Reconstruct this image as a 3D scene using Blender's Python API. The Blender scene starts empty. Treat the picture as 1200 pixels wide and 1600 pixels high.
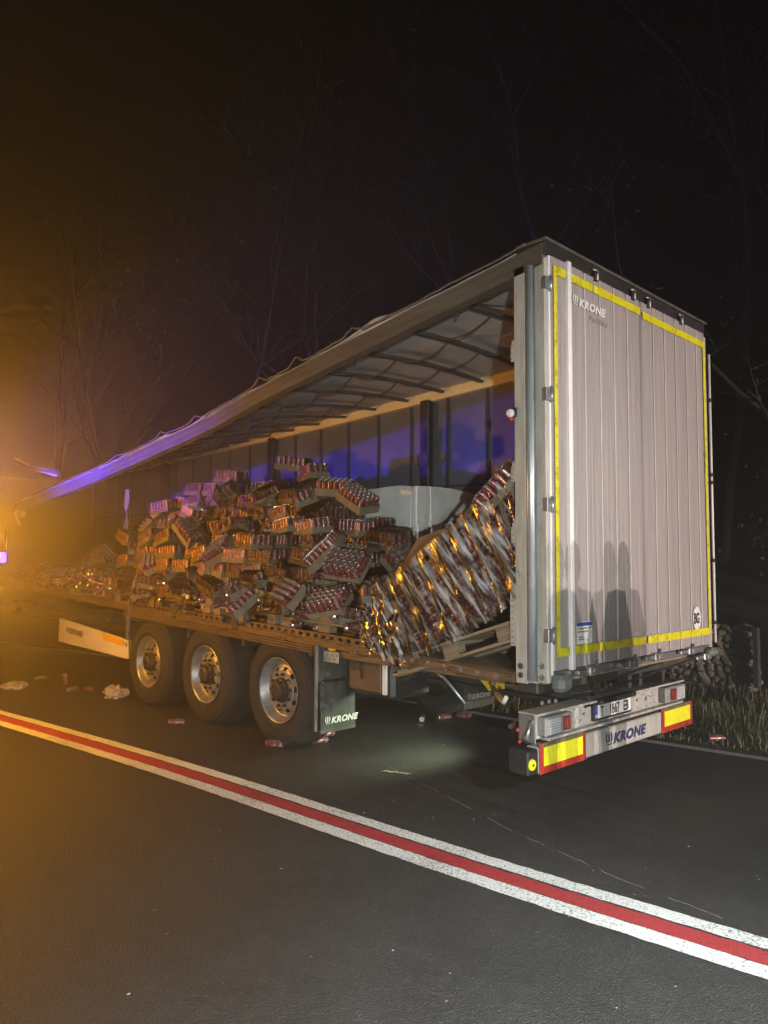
import bpy, math, random
from mathutils import Vector, Matrix, Euler, noise
random.seed(7)
sc = bpy.context.scene
COL = sc.collection
R = math.radians
PI = math.pi

# ------------------------------------------------------------------ camera
cam = bpy.data.cameras.new('camera')
camo = bpy.data.objects.new('camera', cam)
COL.objects.link(camo)
cr = Vector((0.69251261, 0.7213792, 0.00619204))
cu = Vector((0.04381145, -0.05062265, 0.99775643))
cf = Vector((-0.72007419, 0.69068763, 0.0666615))
cm = Matrix((cr, cu, -cf)).transposed().to_4x4()
cm.translation = Vector((2.7642, -4.1408, 1.7386))
camo.matrix_world = cm
cam.sensor_fit = 'VERTICAL'
cam.sensor_height = 36.0
cam.lens = 25.99
cam.clip_start = 0.05
cam.clip_end = 400
sc.camera = camo

# ------------------------------------------------------------------ night sky
w = bpy.data.worlds.new('World')
sc.world = w
w.use_nodes = True
wn = w.node_tree.nodes
bg = wn['Background']
skyt = wn.new('ShaderNodeTexSky')
skyt.sky_type = 'NISHITA'
skyt.sun_disc = False
skyt.sun_elevation = R(-4)
skyt.sun_rotation = R(60)
w.node_tree.links.new(skyt.outputs[0], bg.inputs[0])
bg.inputs[1].default_value = 0.008

# ------------------------------------------------------------------ lamps
def lamp(name, typ, loc, power, col, aim=None, radius=0.05, angle=60, blend=0.4):
    l = bpy.data.lights.new(name, typ)
    l.energy = power
    l.color = col
    l.shadow_soft_size = radius
    o = bpy.data.objects.new(name, l)
    COL.objects.link(o)
    o.location = loc
    if typ == 'SPOT':
        l.spot_size = R(angle)
        l.spot_blend = blend
    if aim is not None:
        o.rotation_euler = (Vector(aim) - Vector(loc)).to_track_quat('-Z', 'Y').to_euler()
    return o
# two headlamps of the car that stands behind the trailer
lamp('headlight', 'SPOT', (16.0, -0.35, 0.92), 14500, (1.0, 0.85, 0.76), (0, 2.8, 1.0), 0.03, 40, 1.0)
lamp('headlight', 'SPOT', (16.0, 0.95, 0.92), 12000, (1.0, 0.83, 0.76), (0, 3.0, 1.0), 0.03, 40, 1.0)
# added fill from behind the camera that brightens the near road
lamp('ground_fill', 'SPOT', (3.9, -3.1, 2.4), 2900, (0.92, 1.0, 1.0), (2.05, -2.15, 0.0), 0.03, 82, 1.0)
lamp('cargo_fill', 'SPOT', (5.2, -6.4, 1.35), 3000, (0.96, 1.0, 0.95), (-3.0, 0.5, 2.6), 0.05, 38, 0.7)  # second unseen fill, added to lift the load and roof underside
# lamp added under the floor to brighten the road by the mud flap
lamp('underfloor_fill', 'SPOT', (-1.30, 1.20, 0.84), 200, (0.88, 1.0, 0.66), (-2.7, 0.45, 0.10), 0.10, 104, 1.0)
AMBER = (1.0, 0.40, 0.022)
lamp('amber_beacon_light', 'POINT', (-5.5, -2.60, 2.05), 640, AMBER, None, 0.06)
# rotating blue beacons: beams up across the roof rail and the far curtain
lamp('blue_beacon_light', 'SPOT', (-8.0, -2.3, 2.50), 1500, (0.06, 0.035, 1.0), (-4.2, 2.5, 4.75), 0.05, 54, 0.5)
lamp('blue_beacon_light', 'SPOT', (-7.6, -2.1, 2.42), 2500, (0.06, 0.035, 1.0), (-8.0, 0.0, 3.55), 0.05, 74, 0.8)

sc.view_settings.view_transform = 'Standard'
sc.view_settings.look = 'None'
sc.view_settings.exposure = 0.0
sc.view_settings.gamma = 1.0
sc.cycles.use_denoising = True
sc.cycles.max_bounces = 4
sc.cycles.diffuse_bounces = 2
sc.cycles.transparent_max_bounces = 24
sc.cycles.volume_bounces = 0
sc.cycles.sample_clamp_indirect = 3.0

# ------------------------------------------------------------------ materials
def mat(name, col=(.5, .5, .5), rough=.6, metal=0.0, var=0.0, scale=8.0, bump=0.0, bscale=None, col2=None,
        stretch=None, spec=0.5, emit=None, estr=0.0, detail=5.0, coat=0.0):
    m = bpy.data.materials.new(name)
    m.use_nodes = True
    nt = m.node_tree
    n, L = nt.nodes, nt.links
    b = n['Principled BSDF']
    b.inputs['Base Color'].default_value = (*col, 1)
    b.inputs['Roughness'].default_value = rough
    b.inputs['Metallic'].default_value = metal
    b.inputs['Specular IOR Level'].default_value = spec
    b.inputs['Coat Weight'].default_value = coat
    if emit:
        b.inputs['Emission Color'].default_value = (*emit, 1)
        b.inputs['Emission Strength'].default_value = estr
    tc = n.new('ShaderNodeTexCoord')
    src = tc.outputs['Object']
    if stretch:
        mp = n.new('ShaderNodeMapping')
        mp.inputs['Scale'].default_value = stretch
        L.new(src, mp.inputs[0])
        src = mp.outputs[0]
    if var or col2:
        nz = n.new('ShaderNodeTexNoise')
        nz.inputs['Scale'].default_value = scale
        nz.inputs['Detail'].default_value = detail
        nz.inputs['Roughness'].default_value = .65
        L.new(src, nz.inputs['Vector'])
        rp = n.new('ShaderNodeValToRGB')
        c2 = col2 or tuple(c * (1 - var) for c in col)
        rp.color_ramp.elements[0].color = (*c2, 1)
        rp.color_ramp.elements[1].color = (*col, 1)
        rp.color_ramp.elements[0].position = .33
        rp.color_ramp.elements[1].position = .62
        L.new(nz.outputs['Fac'], rp.inputs[0])
        L.new(rp.outputs[0], b.inputs['Base Color'])
        mr = n.new('ShaderNodeMapRange')
        mr.inputs['To Min'].default_value = min(1, rough * 1.25)
        mr.inputs['To Max'].default_value = rough * .8
        L.new(nz.outputs['Fac'], mr.inputs[0])
        L.new(mr.outputs[0], b.inputs['Roughness'])
    if bump:
        n2 = n.new('ShaderNodeTexNoise')
        n2.inputs['Scale'].default_value = bscale or scale * 4
        n2.inputs['Detail'].default_value = 6
        L.new(src, n2.inputs['Vector'])
        bp = n.new('ShaderNodeBump')
        bp.inputs['Strength'].default_value = bump
        bp.inputs['Distance'].default_value = .01
        L.new(n2.outputs['Fac'], bp.inputs['Height'])
        L.new(bp.outputs[0], b.inputs['Normal'])
    return m

M = {}
def asphalt():
    m = mat('asphalt', (.05, .05, .05), .55)
    nt = m.node_tree; n, L = nt.nodes, nt.links
    b = n['Principled BSDF']
    tc = n.new('ShaderNodeTexCoord')
    def nz(s, d=5, r=.6):
        q = n.new('ShaderNodeTexNoise'); q.inputs['Scale'].default_value = s
        q.inputs['Detail'].default_value = d; q.inputs['Roughness'].default_value = r
        L.new(tc.outputs['Object'], q.inputs['Vector']); return q
    big, mid, fine = nz(.55, 6), nz(5, 6, .7), nz(95, 4, .75)
    vor = n.new('ShaderNodeTexVoronoi'); vor.inputs['Scale'].default_value = 130
    L.new(tc.outputs['Object'], vor.inputs['Vector'])
    r1 = n.new('ShaderNodeValToRGB')
    r1.color_ramp.elements[0].color = (.020, .020, .020, 1); r1.color_ramp.elements[0].position = .3
    r1.color_ramp.elements[1].color = (.054, .053, .051, 1); r1.color_ramp.elements[1].position = .72
    mx = n.new('ShaderNodeMix'); mx.data_type = 'FLOAT'; mx.inputs[0].default_value = .5
    L.new(big.outputs['Fac'], mx.inputs[2]); L.new(mid.outputs['Fac'], mx.inputs[3])
    L.new(mx.outputs[0], r1.inputs[0])
    # pale grains of stone in the binder
    r2 = n.new('ShaderNodeValToRGB')
    r2.color_ramp.elements[0].position = .56; r2.color_ramp.elements[0].color = (0, 0, 0, 1)
    r2.color_ramp.elements[1].position = .74; r2.color_ramp.elements[1].color = (1, 1, 1, 1)
    L.new(fine.outputs['Fac'], r2.inputs[0])
    m2 = n.new('ShaderNodeMix'); m2.data_type = 'RGBA'
    L.new(r2.outputs[0], m2.inputs[0]); L.new(r1.outputs[0], m2.inputs[6])
    m2.inputs[7].default_value = (.15, .147, .138, 1)
    L.new(m2.outputs[2], b.inputs['Base Color'])
    mr = n.new('ShaderNodeMapRange'); mr.inputs['To Min'].default_value = .30; mr.inputs['To Max'].default_value = .66
    L.new(big.outputs['Fac'], mr.inputs[0]); L.new(mr.outputs[0], b.inputs['Roughness'])
    add = n.new('ShaderNodeMath'); add.operation = 'ADD'
    L.new(vor.outputs['Distance'], add.inputs[0]); L.new(fine.outputs['Fac'], add.inputs[1])
    bp = n.new('ShaderNodeBump'); bp.inputs['Strength'].default_value = .85; bp.inputs['Distance'].default_value = .008
    L.new(add.outputs[0], bp.inputs['Height']); L.new(bp.outputs[0], b.inputs['Normal'])
    return m
M['asphalt'] = asphalt()

def paint(name, col, thr):
    m = mat(name, col, .55)
    nt = m.node_tree; n, L = nt.nodes, nt.links
    b = n['Principled BSDF']
    tc = n.new('ShaderNodeTexCoord')
    f = n.new('ShaderNodeTexNoise'); f.inputs['Scale'].default_value = 75; f.inputs['Detail'].default_value = 4; f.inputs['Roughness'].default_value = .7
    g = n.new('ShaderNodeTexNoise'); g.inputs['Scale'].default_value = 1.3; g.inputs['Detail'].default_value = 5
    L.new(tc.outputs['Object'], f.inputs['Vector']); L.new(tc.outputs['Object'], g.inputs['Vector'])
    ad = n.new('ShaderNodeMath'); ad.operation = 'MULTIPLY_ADD'; ad.inputs[1].default_value = .35
    L.new(g.outputs['Fac'], ad.inputs[0]); L.new(f.outputs['Fac'], ad.inputs[2])
    rp = n.new('ShaderNodeValToRGB')
    rp.color_ramp.elements[0].position = thr; rp.color_ramp.elements[0].color = (*[c * .28 for c in col], 1)
    rp.color_ramp.elements[1].position = thr + .12; rp.color_ramp.elements[1].color = (*col, 1)
    L.new(ad.outputs[0], rp.inputs[0]); L.new(rp.outputs[0], b.inputs['Base Color'])
    bp = n.new('ShaderNodeBump'); bp.inputs['Strength'].default_value = .6; bp.inputs['Distance'].default_value = .005
    L.new(f.outputs['Fac'], bp.inputs['Height']); L.new(bp.outputs[0], b.inputs['Normal'])
    return m
M['line'] = paint('white_line_paint', (.80, .82, .80), .55)
M['red_line'] = paint('red_line_paint', (.42, .045, .05), .52)
M['soil'] = mat('verge_soil', (.055, .045, .028), .95, var=.6, scale=3, bump=.8, bscale=22)
M['hill'] = mat('slope_earth', (.035, .028, .018), 1, var=.6, scale=1.5, bump=1, bscale=6)
M['grass'] = mat('grass_blade', (.13, .16, .055), .6, col2=(.27, .23, .11), scale=1.7)
M['bark'] = mat('tree_bark', (.045, .036, .026), .9, var=.55, scale=9, bump=.8, stretch=(1, 1, .25))
M['leaf'] = mat('leaf', (.035, .045, .016), .7, col2=(.06, .04, .014), scale=1.2)
M['stone'] = mat('wall_stone', (.30, .26, .20), .95, var=.65, scale=10, bump=.8, bscale=40)
M['mortar'] = mat('wall_mortar', (.20, .175, .14), .95, var=.4, scale=20, bump=.6)
M['door'] = mat('door_panel', (.335, .305, .30), .48, var=.28, scale=2.4, stretch=(24, 24, .45), bump=.08, bscale=3)
M['white_metal'] = mat('white_painted_metal', (.44, .435, .40), .45, col2=(.30, .29, .265), scale=3.5, stretch=(5, 5, 1), bump=.08, bscale=6)
M['white_trim'] = mat('white_trim', (.80, .77, .74), .4, var=.12, scale=6)
M['rib'] = mat('rib_metal', (.58, .55, .53), .4, var=.2, scale=9, stretch=(4, 4, .6))
M['steel'] = mat('galvanised_steel', (.42, .44, .46), .38, metal=.75, var=.3, scale=14)
M['tube'] = mat('curtain_pole_steel', (.40, .45, .47), .35, metal=.5, var=.25, scale=5, stretch=(3, 3, .5))
M['black'] = mat('black_paint', (.022, .022, .022), .5, var=.4, scale=5)
M['chassis'] = mat('chassis_paint', (.030, .028, .026), .55, col2=(.06, .05, .04), scale=5, bump=.2, bscale=30)
M['rail'] = mat('side_rail_metal', (.22, .155, .09), .42, metal=.35, col2=(.09, .06, .038), scale=9, stretch=(.6, 3, 3), bump=.2)
M['cantrail'] = mat('roof_rail_metal', (.12, .108, .092), .55, metal=.1, col2=(.07, .06, .05), scale=3, stretch=(.5, 3, 3))
M['far_rail_lit'] = mat('far_rail_amber_lit', (.80, .66, .38), .45, metal=.0, col2=(.62, .50, .28), scale=3, stretch=(.5, 3, 3))  # amber lamplight is put into this ochre base colour
M['roof'] = mat('roof_tarpaulin', (.58, .59, .58), .6, col2=(.43, .435, .43), scale=1.4, bump=.25, bscale=5)
M['curtain'] = mat('side_curtain', (.13, .14, .17), .42, var=.3, scale=1.3, bump=.25, bscale=3)
M['bow'] = mat('bow_steel', (.085, .085, .085), .5, var=.3, scale=6)
M['strap'] = mat('webbing', (.035, .035, .042), .8)
M['tyre'] = mat('tyre_rubber', (.014, .0135, .013), .8, col2=(.036, .031, .025), scale=6, bump=.25, bscale=40)
M['rim'] = mat('rim_steel', (.40, .405, .41), .42, metal=.55, col2=(.20, .18, .15), scale=8)
M['hub'] = mat('hub_metal', (.07, .055, .04), .55, metal=.4, var=.5, scale=20)
M['rubber'] = mat('flap_rubber', (.035, .040, .035), .55, col2=(.075, .082, .066), scale=6, stretch=(3, 3, .7), bump=.2)
M['letter_pale'] = mat('pale_lettering', (.78, .80, .72), .5, var=.15, scale=30)
M['letter_white'] = mat('white_lettering', (.72, .70, .68), .5)
M['letter_faint'] = mat('faint_lettering', (.22, .20, .20), .5)
M['letter_ghost'] = mat('ghost_lettering', (.31, .28, .275), .5)
M['letter_blue'] = mat('navy_lettering', (.022, .028, .085), .5)
M['letter_black'] = mat('black_lettering', (.02, .02, .02), .5)
def tape_mat():
    m = mat('yellow_reflective_tape', (.80, .74, .03), .35)
    nt = m.node_tree; n, L = nt.nodes, nt.links
    b = n['Principled BSDF']
    tc = n.new('ShaderNodeTexCoord')
    nz = n.new('ShaderNodeTexNoise'); nz.inputs['Scale'].default_value = 22; nz.inputs['Detail'].default_value = 4
    L.new(tc.outputs['Object'], nz.inputs['Vector'])
    rp = n.new('ShaderNodeValToRGB')
    rp.color_ramp.elements[0].color = (.36, .31, .02, 1); rp.color_ramp.elements[0].position = .30
    rp.color_ramp.elements[1].color = (.66, .61, .02, 1); rp.color_ramp.elements[1].position = .48
    L.new(nz.outputs['Fac'], rp.inputs[0]); L.new(rp.outputs[0], b.inputs['Base Color'])
    return m
M['tape'] = tape_mat()
M['plate_yellow'] = mat('yellow_reflector', (.92, .90, .02), .3, col2=(.60, .58, .03), scale=26, stretch=(1, 6, 1))
M['plate_red'] = mat('red_reflector', (.42, .035, .02), .4, var=.45, scale=12)
M['lamp_red'] = mat('red_lens', (.13, .035, .033), .2, var=.3, scale=40)
M['lamp_grey'] = mat('lamp_housing', (.30, .29, .28), .4, var=.3, scale=15)
M['lamp_clear'] = mat('clear_lens', (.75, .77, .78), .12, metal=.3)
M['amber_lens'] = mat('amber_reflector', (.85, .45, .02), .25)
M['plate_white'] = mat('number_plate_white', (.78, .80, .76), .4, var=.12, scale=12)
M['plate_blue'] = mat('number_plate_blue', (.03, .06, .30), .4)
M['toolbox'] = mat('toolbox_panel', (.13, .085, .055), .55, col2=(.075, .055, .04), scale=5, bump=.15)
M['rubber_block'] = mat('buffer_rubber', (.16, .17, .16), .6, var=.3, scale=8)
M['yellow_sign'] = mat('yellow_label', (.72, .62, .05), .45, var=.15, scale=12)
M['cardboard'] = mat('tray_cardboard', (.20, .165, .115), .85, col2=(.14, .115, .08), scale=6, bump=.15)
M['card_brown'] = mat('brown_cardboard_sheet', (.25, .185, .115), .85, col2=(.15, .11, .07), scale=4, bump=.4, bscale=9)
def can_mat():
    m = mat('red_can_print', (.40, .07, .075), .36, metal=.4)
    nt = m.node_tree; n, L = nt.nodes, nt.links
    b = n['Principled BSDF']
    tc = n.new('ShaderNodeTexCoord'); oi = n.new('ShaderNodeObjectInfo')
    nz = n.new('ShaderNodeTexNoise'); nz.inputs['Scale'].default_value = 42; nz.inputs['Detail'].default_value = 1
    L.new(tc.outputs['Object'], nz.inputs['Vector'])
    rp = n.new('ShaderNodeValToRGB')
    rp.color_ramp.elements[0].color = (.15, .035, .036, 1); rp.color_ramp.elements[0].position = .5
    rp.color_ramp.elements[1].color = (.36, .28, .26, 1); rp.color_ramp.elements[1].position = .64
    L.new(nz.outputs['Fac'], rp.inputs[0]); L.new(rp.outputs[0], b.inputs['Base Color'])
    return m
M['can'] = can_mat()
M['can_end'] = mat('can_end_aluminium', (.66, .66, .65), .25, metal=.85, var=.25, scale=60)
def film_mat(name, amount, rough, tint=(1, 1, 1), bscale=14, bstr=1.0, gloss=.55, milkcol=(.80, .82, .84), axes=((1, 0, 0), (0, 1, 0), (0, 0, 1)), milk=.10):
    m = bpy.data.materials.new(name)
    m.use_nodes = True
    nt = m.node_tree; n, L = nt.nodes, nt.links
    n.remove(n['Principled BSDF'])
    out = n['Material Output']
    tr = n.new('ShaderNodeBsdfTransparent'); tr.inputs[0].default_value = (*[.96 * t for t in tint], 1)
    gl = n.new('ShaderNodeBsdfGlossy'); gl.inputs['Roughness'].default_value = rough
    gl.inputs['Color'].default_value = (gloss, gloss, gloss, 1)
    tc = n.new('ShaderNodeTexCoord')
    def dot(v):
        q = n.new('ShaderNodeVectorMath'); q.operation = 'DOT_PRODUCT'; q.inputs[1].default_value = v
        L.new(tc.outputs['Object'], q.inputs[0]); return q.outputs['Value']
    mp = n.new('ShaderNodeCombineXYZ')
    for i_, v_ in enumerate(axes): L.new(dot(v_), mp.inputs[i_])
    nz = n.new('ShaderNodeTexNoise'); nz.inputs['Scale'].default_value = bscale; nz.inputs['Detail'].default_value = 5
    nz.inputs['Distortion'].default_value = .5
    L.new(mp.outputs[0], nz.inputs['Vector'])
    bp = n.new('ShaderNodeBump'); bp.inputs['Strength'].default_value = bstr; bp.inputs['Distance'].default_value = .05
    L.new(nz.outputs['Fac'], bp.inputs['Height'])
    L.new(bp.outputs[0], gl.inputs['Normal'])
    fr = n.new('ShaderNodeFresnel'); fr.inputs['IOR'].default_value = 1.4
    L.new(bp.outputs[0], fr.inputs['Normal'])
    ad = n.new('ShaderNodeMath'); ad.operation = 'ADD'; ad.inputs[1].default_value = amount; ad.use_clamp = True
    L.new(fr.outputs[0], ad.inputs[0])
    # milky folds, which also paint white highlights onto the film
    rp = n.new('ShaderNodeValToRGB')
    rp.color_ramp.elements[0].position = .50; rp.color_ramp.elements[0].color = (0, 0, 0, 1)
    rp.color_ramp.elements[1].position = .72; rp.color_ramp.elements[1].color = (milk, milk, milk, 1)
    L.new(nz.outputs['Fac'], rp.inputs[0])
    df = n.new('ShaderNodeBsdfDiffuse'); df.inputs['Color'].default_value = (*milkcol, 1)
    L.new(bp.outputs[0], df.inputs['Normal'])
    mx = n.new('ShaderNodeMixShader'); m0 = n.new('ShaderNodeMixShader')
    L.new(rp.outputs[0], m0.inputs[0]); L.new(tr.outputs[0], m0.inputs[1]); L.new(df.outputs[0], m0.inputs[2])
    L.new(ad.outputs[0], mx.inputs[0]); L.new(m0.outputs[0], mx.inputs[1]); L.new(gl.outputs[0], mx.inputs[2])
    L.new(mx.outputs[0], out.inputs['Surface'])
    return m
M['film'] = film_mat('shrink_film', .0, .22, bscale=18, bstr=.6, milk=.15, gloss=.36, milkcol=(.42, .38, .33))
M['stretch'] = film_mat('stretch_film', .0, .20, bscale=24, bstr=.4, milk=.62, gloss=.26, axes=((.75, 0, .66), (0, 1, 0), (.10, 0, -.113)))
M['wood'] = mat('pallet_wood', (.27, .215, .14), .85, col2=(.15, .115, .075), scale=6, stretch=(.6, 6, 6), bump=.25)
M['wood_raw'] = mat('broken_wood', (.55, .43, .20), .8, var=.3, scale=14)
M['white_wrap'] = mat('white_plastic_wrap', (.80, .82, .81), .38, var=.14, scale=2.5, bump=.35, bscale=5)
M['litter'] = mat('litter_plastic', (.45, .42, .36), .4, var=.4, scale=10)
M['jacket'] = mat('dark_jacket', (.03, .035, .05), .8)
M['skin_hair'] = mat('hair', (.05, .04, .03), .7, var=.3, scale=20)
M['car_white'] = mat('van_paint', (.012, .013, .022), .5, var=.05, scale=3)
M['glass_dark'] = mat('van_glass', (.02, .02, .025), .08)
M['blue_lens'] = mat('blue_beacon_lens', (.05, .04, .9), .2, emit=(.08, .04, 1.0), estr=9)
M['amber_glow'] = mat('amber_beacon_lens', (.9, .4, .02), .2, emit=AMBER, estr=20)

# ------------------------------------------------------------------ mesh builder
class MB:
    def __init__(s):
        s.v, s.f, s.m, s.sm, s.mats = [], [], [], [], []
    def mi(s, k):
        if k not in s.mats: s.mats.append(k)
        return s.mats.index(k)
    def poly(s, verts, faces, k, smooth=False, T=None):
        o = len(s.v); i = s.mi(k)
        for p in verts:
            p = Vector(p)
            s.v.append(T @ p if T else p)
        for f in faces:
            s.f.append([o + a for a in f]); s.m.append(i); s.sm.append(smooth)
        return s
    def box(s, a, b, k, T=None, bev=0.0):
        x0, y0, z0 = [min(p, q) for p, q in zip(a, b)]
        x1, y1, z1 = [max(p, q) for p, q in zip(a, b)]
        if bev <= 0:
            vs = [(x0, y0, z0), (x1, y0, z0), (x1, y1, z0), (x0, y1, z0), (x0, y0, z1), (x1, y0, z1), (x1, y1, z1), (x0, y1, z1)]
            return s.poly(vs, [(0, 3, 2, 1), (4, 5, 6, 7), (0, 1, 5, 4), (1, 2, 6, 5), (2, 3, 7, 6), (3, 0, 4, 7)], k, False, T)
        e = min(bev, (x1 - x0) * .45, (y1 - y0) * .45, (z1 - z0) * .45)
        vs = []; idx = {}
        X, Y, Z = (x0, x1), (y0, y1), (z0, z1)
        for i in (0, 1):
            for j in (0, 1):
                for q in (0, 1):
                    c = (X[i], Y[j], Z[q]); d = (e if i == 0 else -e, e if j == 0 else -e, e if q == 0 else -e)
                    for ax in range(3):
                        p = [c[t] + (0 if t == ax else d[t]) for t in range(3)]
                        idx[(i, j, q, ax)] = len(vs); vs.append(p)
        F = []
        for sgn in (0, 1):
            F.append([idx[(sgn, j, q, 0)] for j, q in ((0, 0), (0, 1), (1, 1), (1, 0))][:: 1 if sgn == 0 else -1])
            F.append([idx[(i, sgn, q, 1)] for i, q in ((0, 0), (1, 0), (1, 1), (0, 1))][:: 1 if sgn == 0 else -1])
            F.append([idx[(i, j, sgn, 2)] for i, j in ((0, 0), (0, 1), (1, 1), (1, 0))][:: 1 if sgn == 0 else -1])
        for a_ in (0, 1):
            for b_ in (0, 1):
                F.append([idx[(a_, b_, 0, 0)], idx[(a_, b_, 1, 0)], idx[(a_, b_, 1, 1)], idx[(a_, b_, 0, 1)]])
                F.append([idx[(a_, 0, b_, 0)], idx[(a_, 1, b_, 0)], idx[(a_, 1, b_, 2)], idx[(a_, 0, b_, 2)]])
                F.append([idx[(0, a_, b_, 1)], idx[(1, a_, b_, 1)], idx[(1, a_, b_, 2)], idx[(0, a_, b_, 2)]])
                for c_ in (0, 1):
                    F.append([idx[(a_, b_, c_, 0)], idx[(a_, b_, c_, 1)], idx[(a_, b_, c_, 2)]])
        return s.poly(vs, F, k, False, T)
    def tube(s, pts, r, k, n=8, cap=True, smooth=True):
        pts = [Vector(p) for p in pts]
        rs = r if isinstance(r, (list, tuple)) else [r] * len(pts)
        vs, F = [], []
        up = Vector((0, 0, 1))
        d0 = (pts[1] - pts[0]).normalized()
        if abs(d0.z) > .9: up = Vector((1, 0, 0))
        for i, p in enumerate(pts):
            d = (pts[min(i + 1, len(pts) - 1)] - pts[max(i - 1, 0)]).normalized()
            a = d.cross(up)
            if a.length < 1e-4: a = d.cross(Vector((0, 1, 0)))
            a.normalize(); b = a.cross(d)
            for j in range(n):
                t = 2 * PI * j / n
                vs.append(p + (a * math.cos(t) + b * math.sin(t)) * rs[i])
        for i in range(len(pts) - 1):
            for j in range(n):
                q = (j + 1) % n
                F.append((i * n + j, i * n + q, (i + 1) * n + q, (i + 1) * n + j))
        s.poly(vs, F, k, smooth)
        if cap:
            o = len(s.v) - len(vs); i_ = s.mi(k)
            s.f.append([o + j for j in range(n)][::-1]); s.m.append(i_); s.sm.append(False)
            s.f.append([o + (len(pts) - 1) * n + j for j in range(n)]); s.m.append(i_); s.sm.append(False)
        return s
    def lathe(s, prof, k, n=24, T=None, smooth=True, caps=(False, False)):
        """prof: (radius, height) about local Z; k one key or one per band"""
        for i in range(len(prof) - 1):
            kk = k[i] if isinstance(k, (list, tuple)) else k
            (r0, h0), (r1, h1) = prof[i], prof[i + 1]
            vs = [(r0 * math.cos(2 * PI * j / n), r0 * math.sin(2 * PI * j / n), h0) for j in range(n)]
            vs += [(r1 * math.cos(2 * PI * j / n), r1 * math.sin(2 * PI * j / n), h1) for j in range(n)]
            s.poly(vs, [(j, (j + 1) % n, n + (j + 1) % n, n + j) for j in range(n)], kk, smooth, T)
        for c, (r, h), sg in ((caps[0], prof[0], -1), (caps[1], prof[-1], 1)):
            if c:
                kk = k[0 if sg < 0 else -1] if isinstance(k, (list, tuple)) else k
                vs = [(r * math.cos(2 * PI * j / n), r * math.sin(2 * PI * j / n), h) for j in range(n)]
                s.poly(vs, [list(range(n))[::sg]], kk, False, T)
        return s
    def grid(s, fn, nu, nv, k, smooth=True):
        vs = [fn(i / nu, j / nv) for i in range(nu + 1) for j in range(nv + 1)]
        F = [(i * (nv + 1) + j, (i + 1) * (nv + 1) + j, (i + 1) * (nv + 1) + j + 1, i * (nv + 1) + j + 1) for i in range(nu) for j in range(nv)]
        return s.poly(vs, F, k, smooth)
    def prism(s, pts2, a, b, k, fn):
        """extrude a 2D outline: fn(u, v, h) -> 3D"""
        n = len(pts2)
        vs = [fn(u, v, a) for u, v in pts2] + [fn(u, v, b) for u, v in pts2]
        F = [list(range(n))[::-1], list(range(n, 2 * n))] + [(i, (i + 1) % n, n + (i + 1) % n, n + i) for i in range(n)]
        return s.poly(vs, F, k)
    def mesh(s, name):
        me = bpy.data.meshes.new(name)
        me.from_pydata([tuple(p) for p in s.v], [], s.f)
        for k in s.mats: me.materials.append(M[k])
        me.polygons.foreach_set('material_index', s.m)
        me.polygons.foreach_set('use_smooth', s.sm)
        me.update()
        return me
    def build(s, name, parent=None, me=None):
        o = bpy.data.objects.new(name, me or s.mesh(name))
        COL.objects.link(o)
        if parent: o.parent = parent
        return o
def put(name, me, parent=None, T=None):
    o = bpy.data.objects.new(name, me)
    COL.objects.link(o)
    if parent: o.parent = parent
    if T is not None: o.matrix_local = T
    return o
def empty(name, loc=(0, 0, 0), rot=(0, 0, 0)):
    o = bpy.data.objects.new(name, None)
    o.empty_display_size = .1
    COL.objects.link(o)
    o.location = loc
    o.rotation_euler = rot
    return o
def tag(o, label, cat, group=None, kind=None):
    if label: o['label'] = label
    if cat: o['category'] = cat
    if group: o['group'] = group
    if kind: o['kind'] = kind
    return o
def frame(origin, right, up):
    r = Vector(right).normalized(); u = Vector(up); n = r.cross(u).normalized(); u = n.cross(r)
    m = Matrix((r, u, n)).transposed().to_4x4(); m.translation = Vector(origin)
    return m
REAR = lambda y, z, x=0.0: frame((x, y, z), (0, 1, 0), (0, 0, 1))
SIDE = lambda x, z, y=0.0, tilt=0.0: frame((x, y, z), (math.cos(tilt), 0, math.sin(tilt)), (-math.sin(tilt), 0, math.cos(tilt)))
def text(name, body, T, size, k, parent, shear=0.0, bold=0.0, sx=1.0, space=1.0, depth=.0015):
    c = bpy.data.curves.new(name, 'FONT')
    c.body = body; c.size = size; c.shear = shear; c.offset = bold; c.space_character = space; c.extrude = depth
    c.resolution_u = 3
    o = bpy.data.objects.new(name, c)
    COL.objects.link(o)
    dg = bpy.context.evaluated_depsgraph_get()
    me = bpy.data.meshes.new_from_object(o.evaluated_get(dg))
    bpy.data.objects.remove(o); bpy.data.curves.remove(c)
    me.name = name
    me.transform(T @ Matrix.Diagonal((sx, 1, 1, 1)))
    me.materials.clear(); me.materials.append(M[k])
    return put(name, me, parent)
def emblem(T, h, k, parent, sx=1.0):
    """three petals over a bar"""
    mb = MB()
    fn = lambda u, v, q: T @ Vector((u * h * sx, v * h, q))
    for sg in (-1, 1):
        out, inn = [], []
        for i in range(9):
            a = -1.05 + 2.1 * i / 8
            out.append((.43 + sg * (.06 + .40 * math.cos(a)), .58 + .46 * math.sin(a)))
            inn.append((.43 + sg * (.06 + .22 * math.cos(a)), .58 + .42 * math.sin(a)))
        mb.prism(out + inn[::-1], 0, .0015, k, fn)
    mb.prism([(.35, .22), (.51, .22), (.53, .78), (.43, 1.04), (.33, .78)], 0, .0015, k, fn)
    mb.prism([(.12, 0), (.80, 0), (.80, .09), (.12, .09)], 0, .0015, k, fn)
    return mb.build('emblem', parent)
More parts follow.
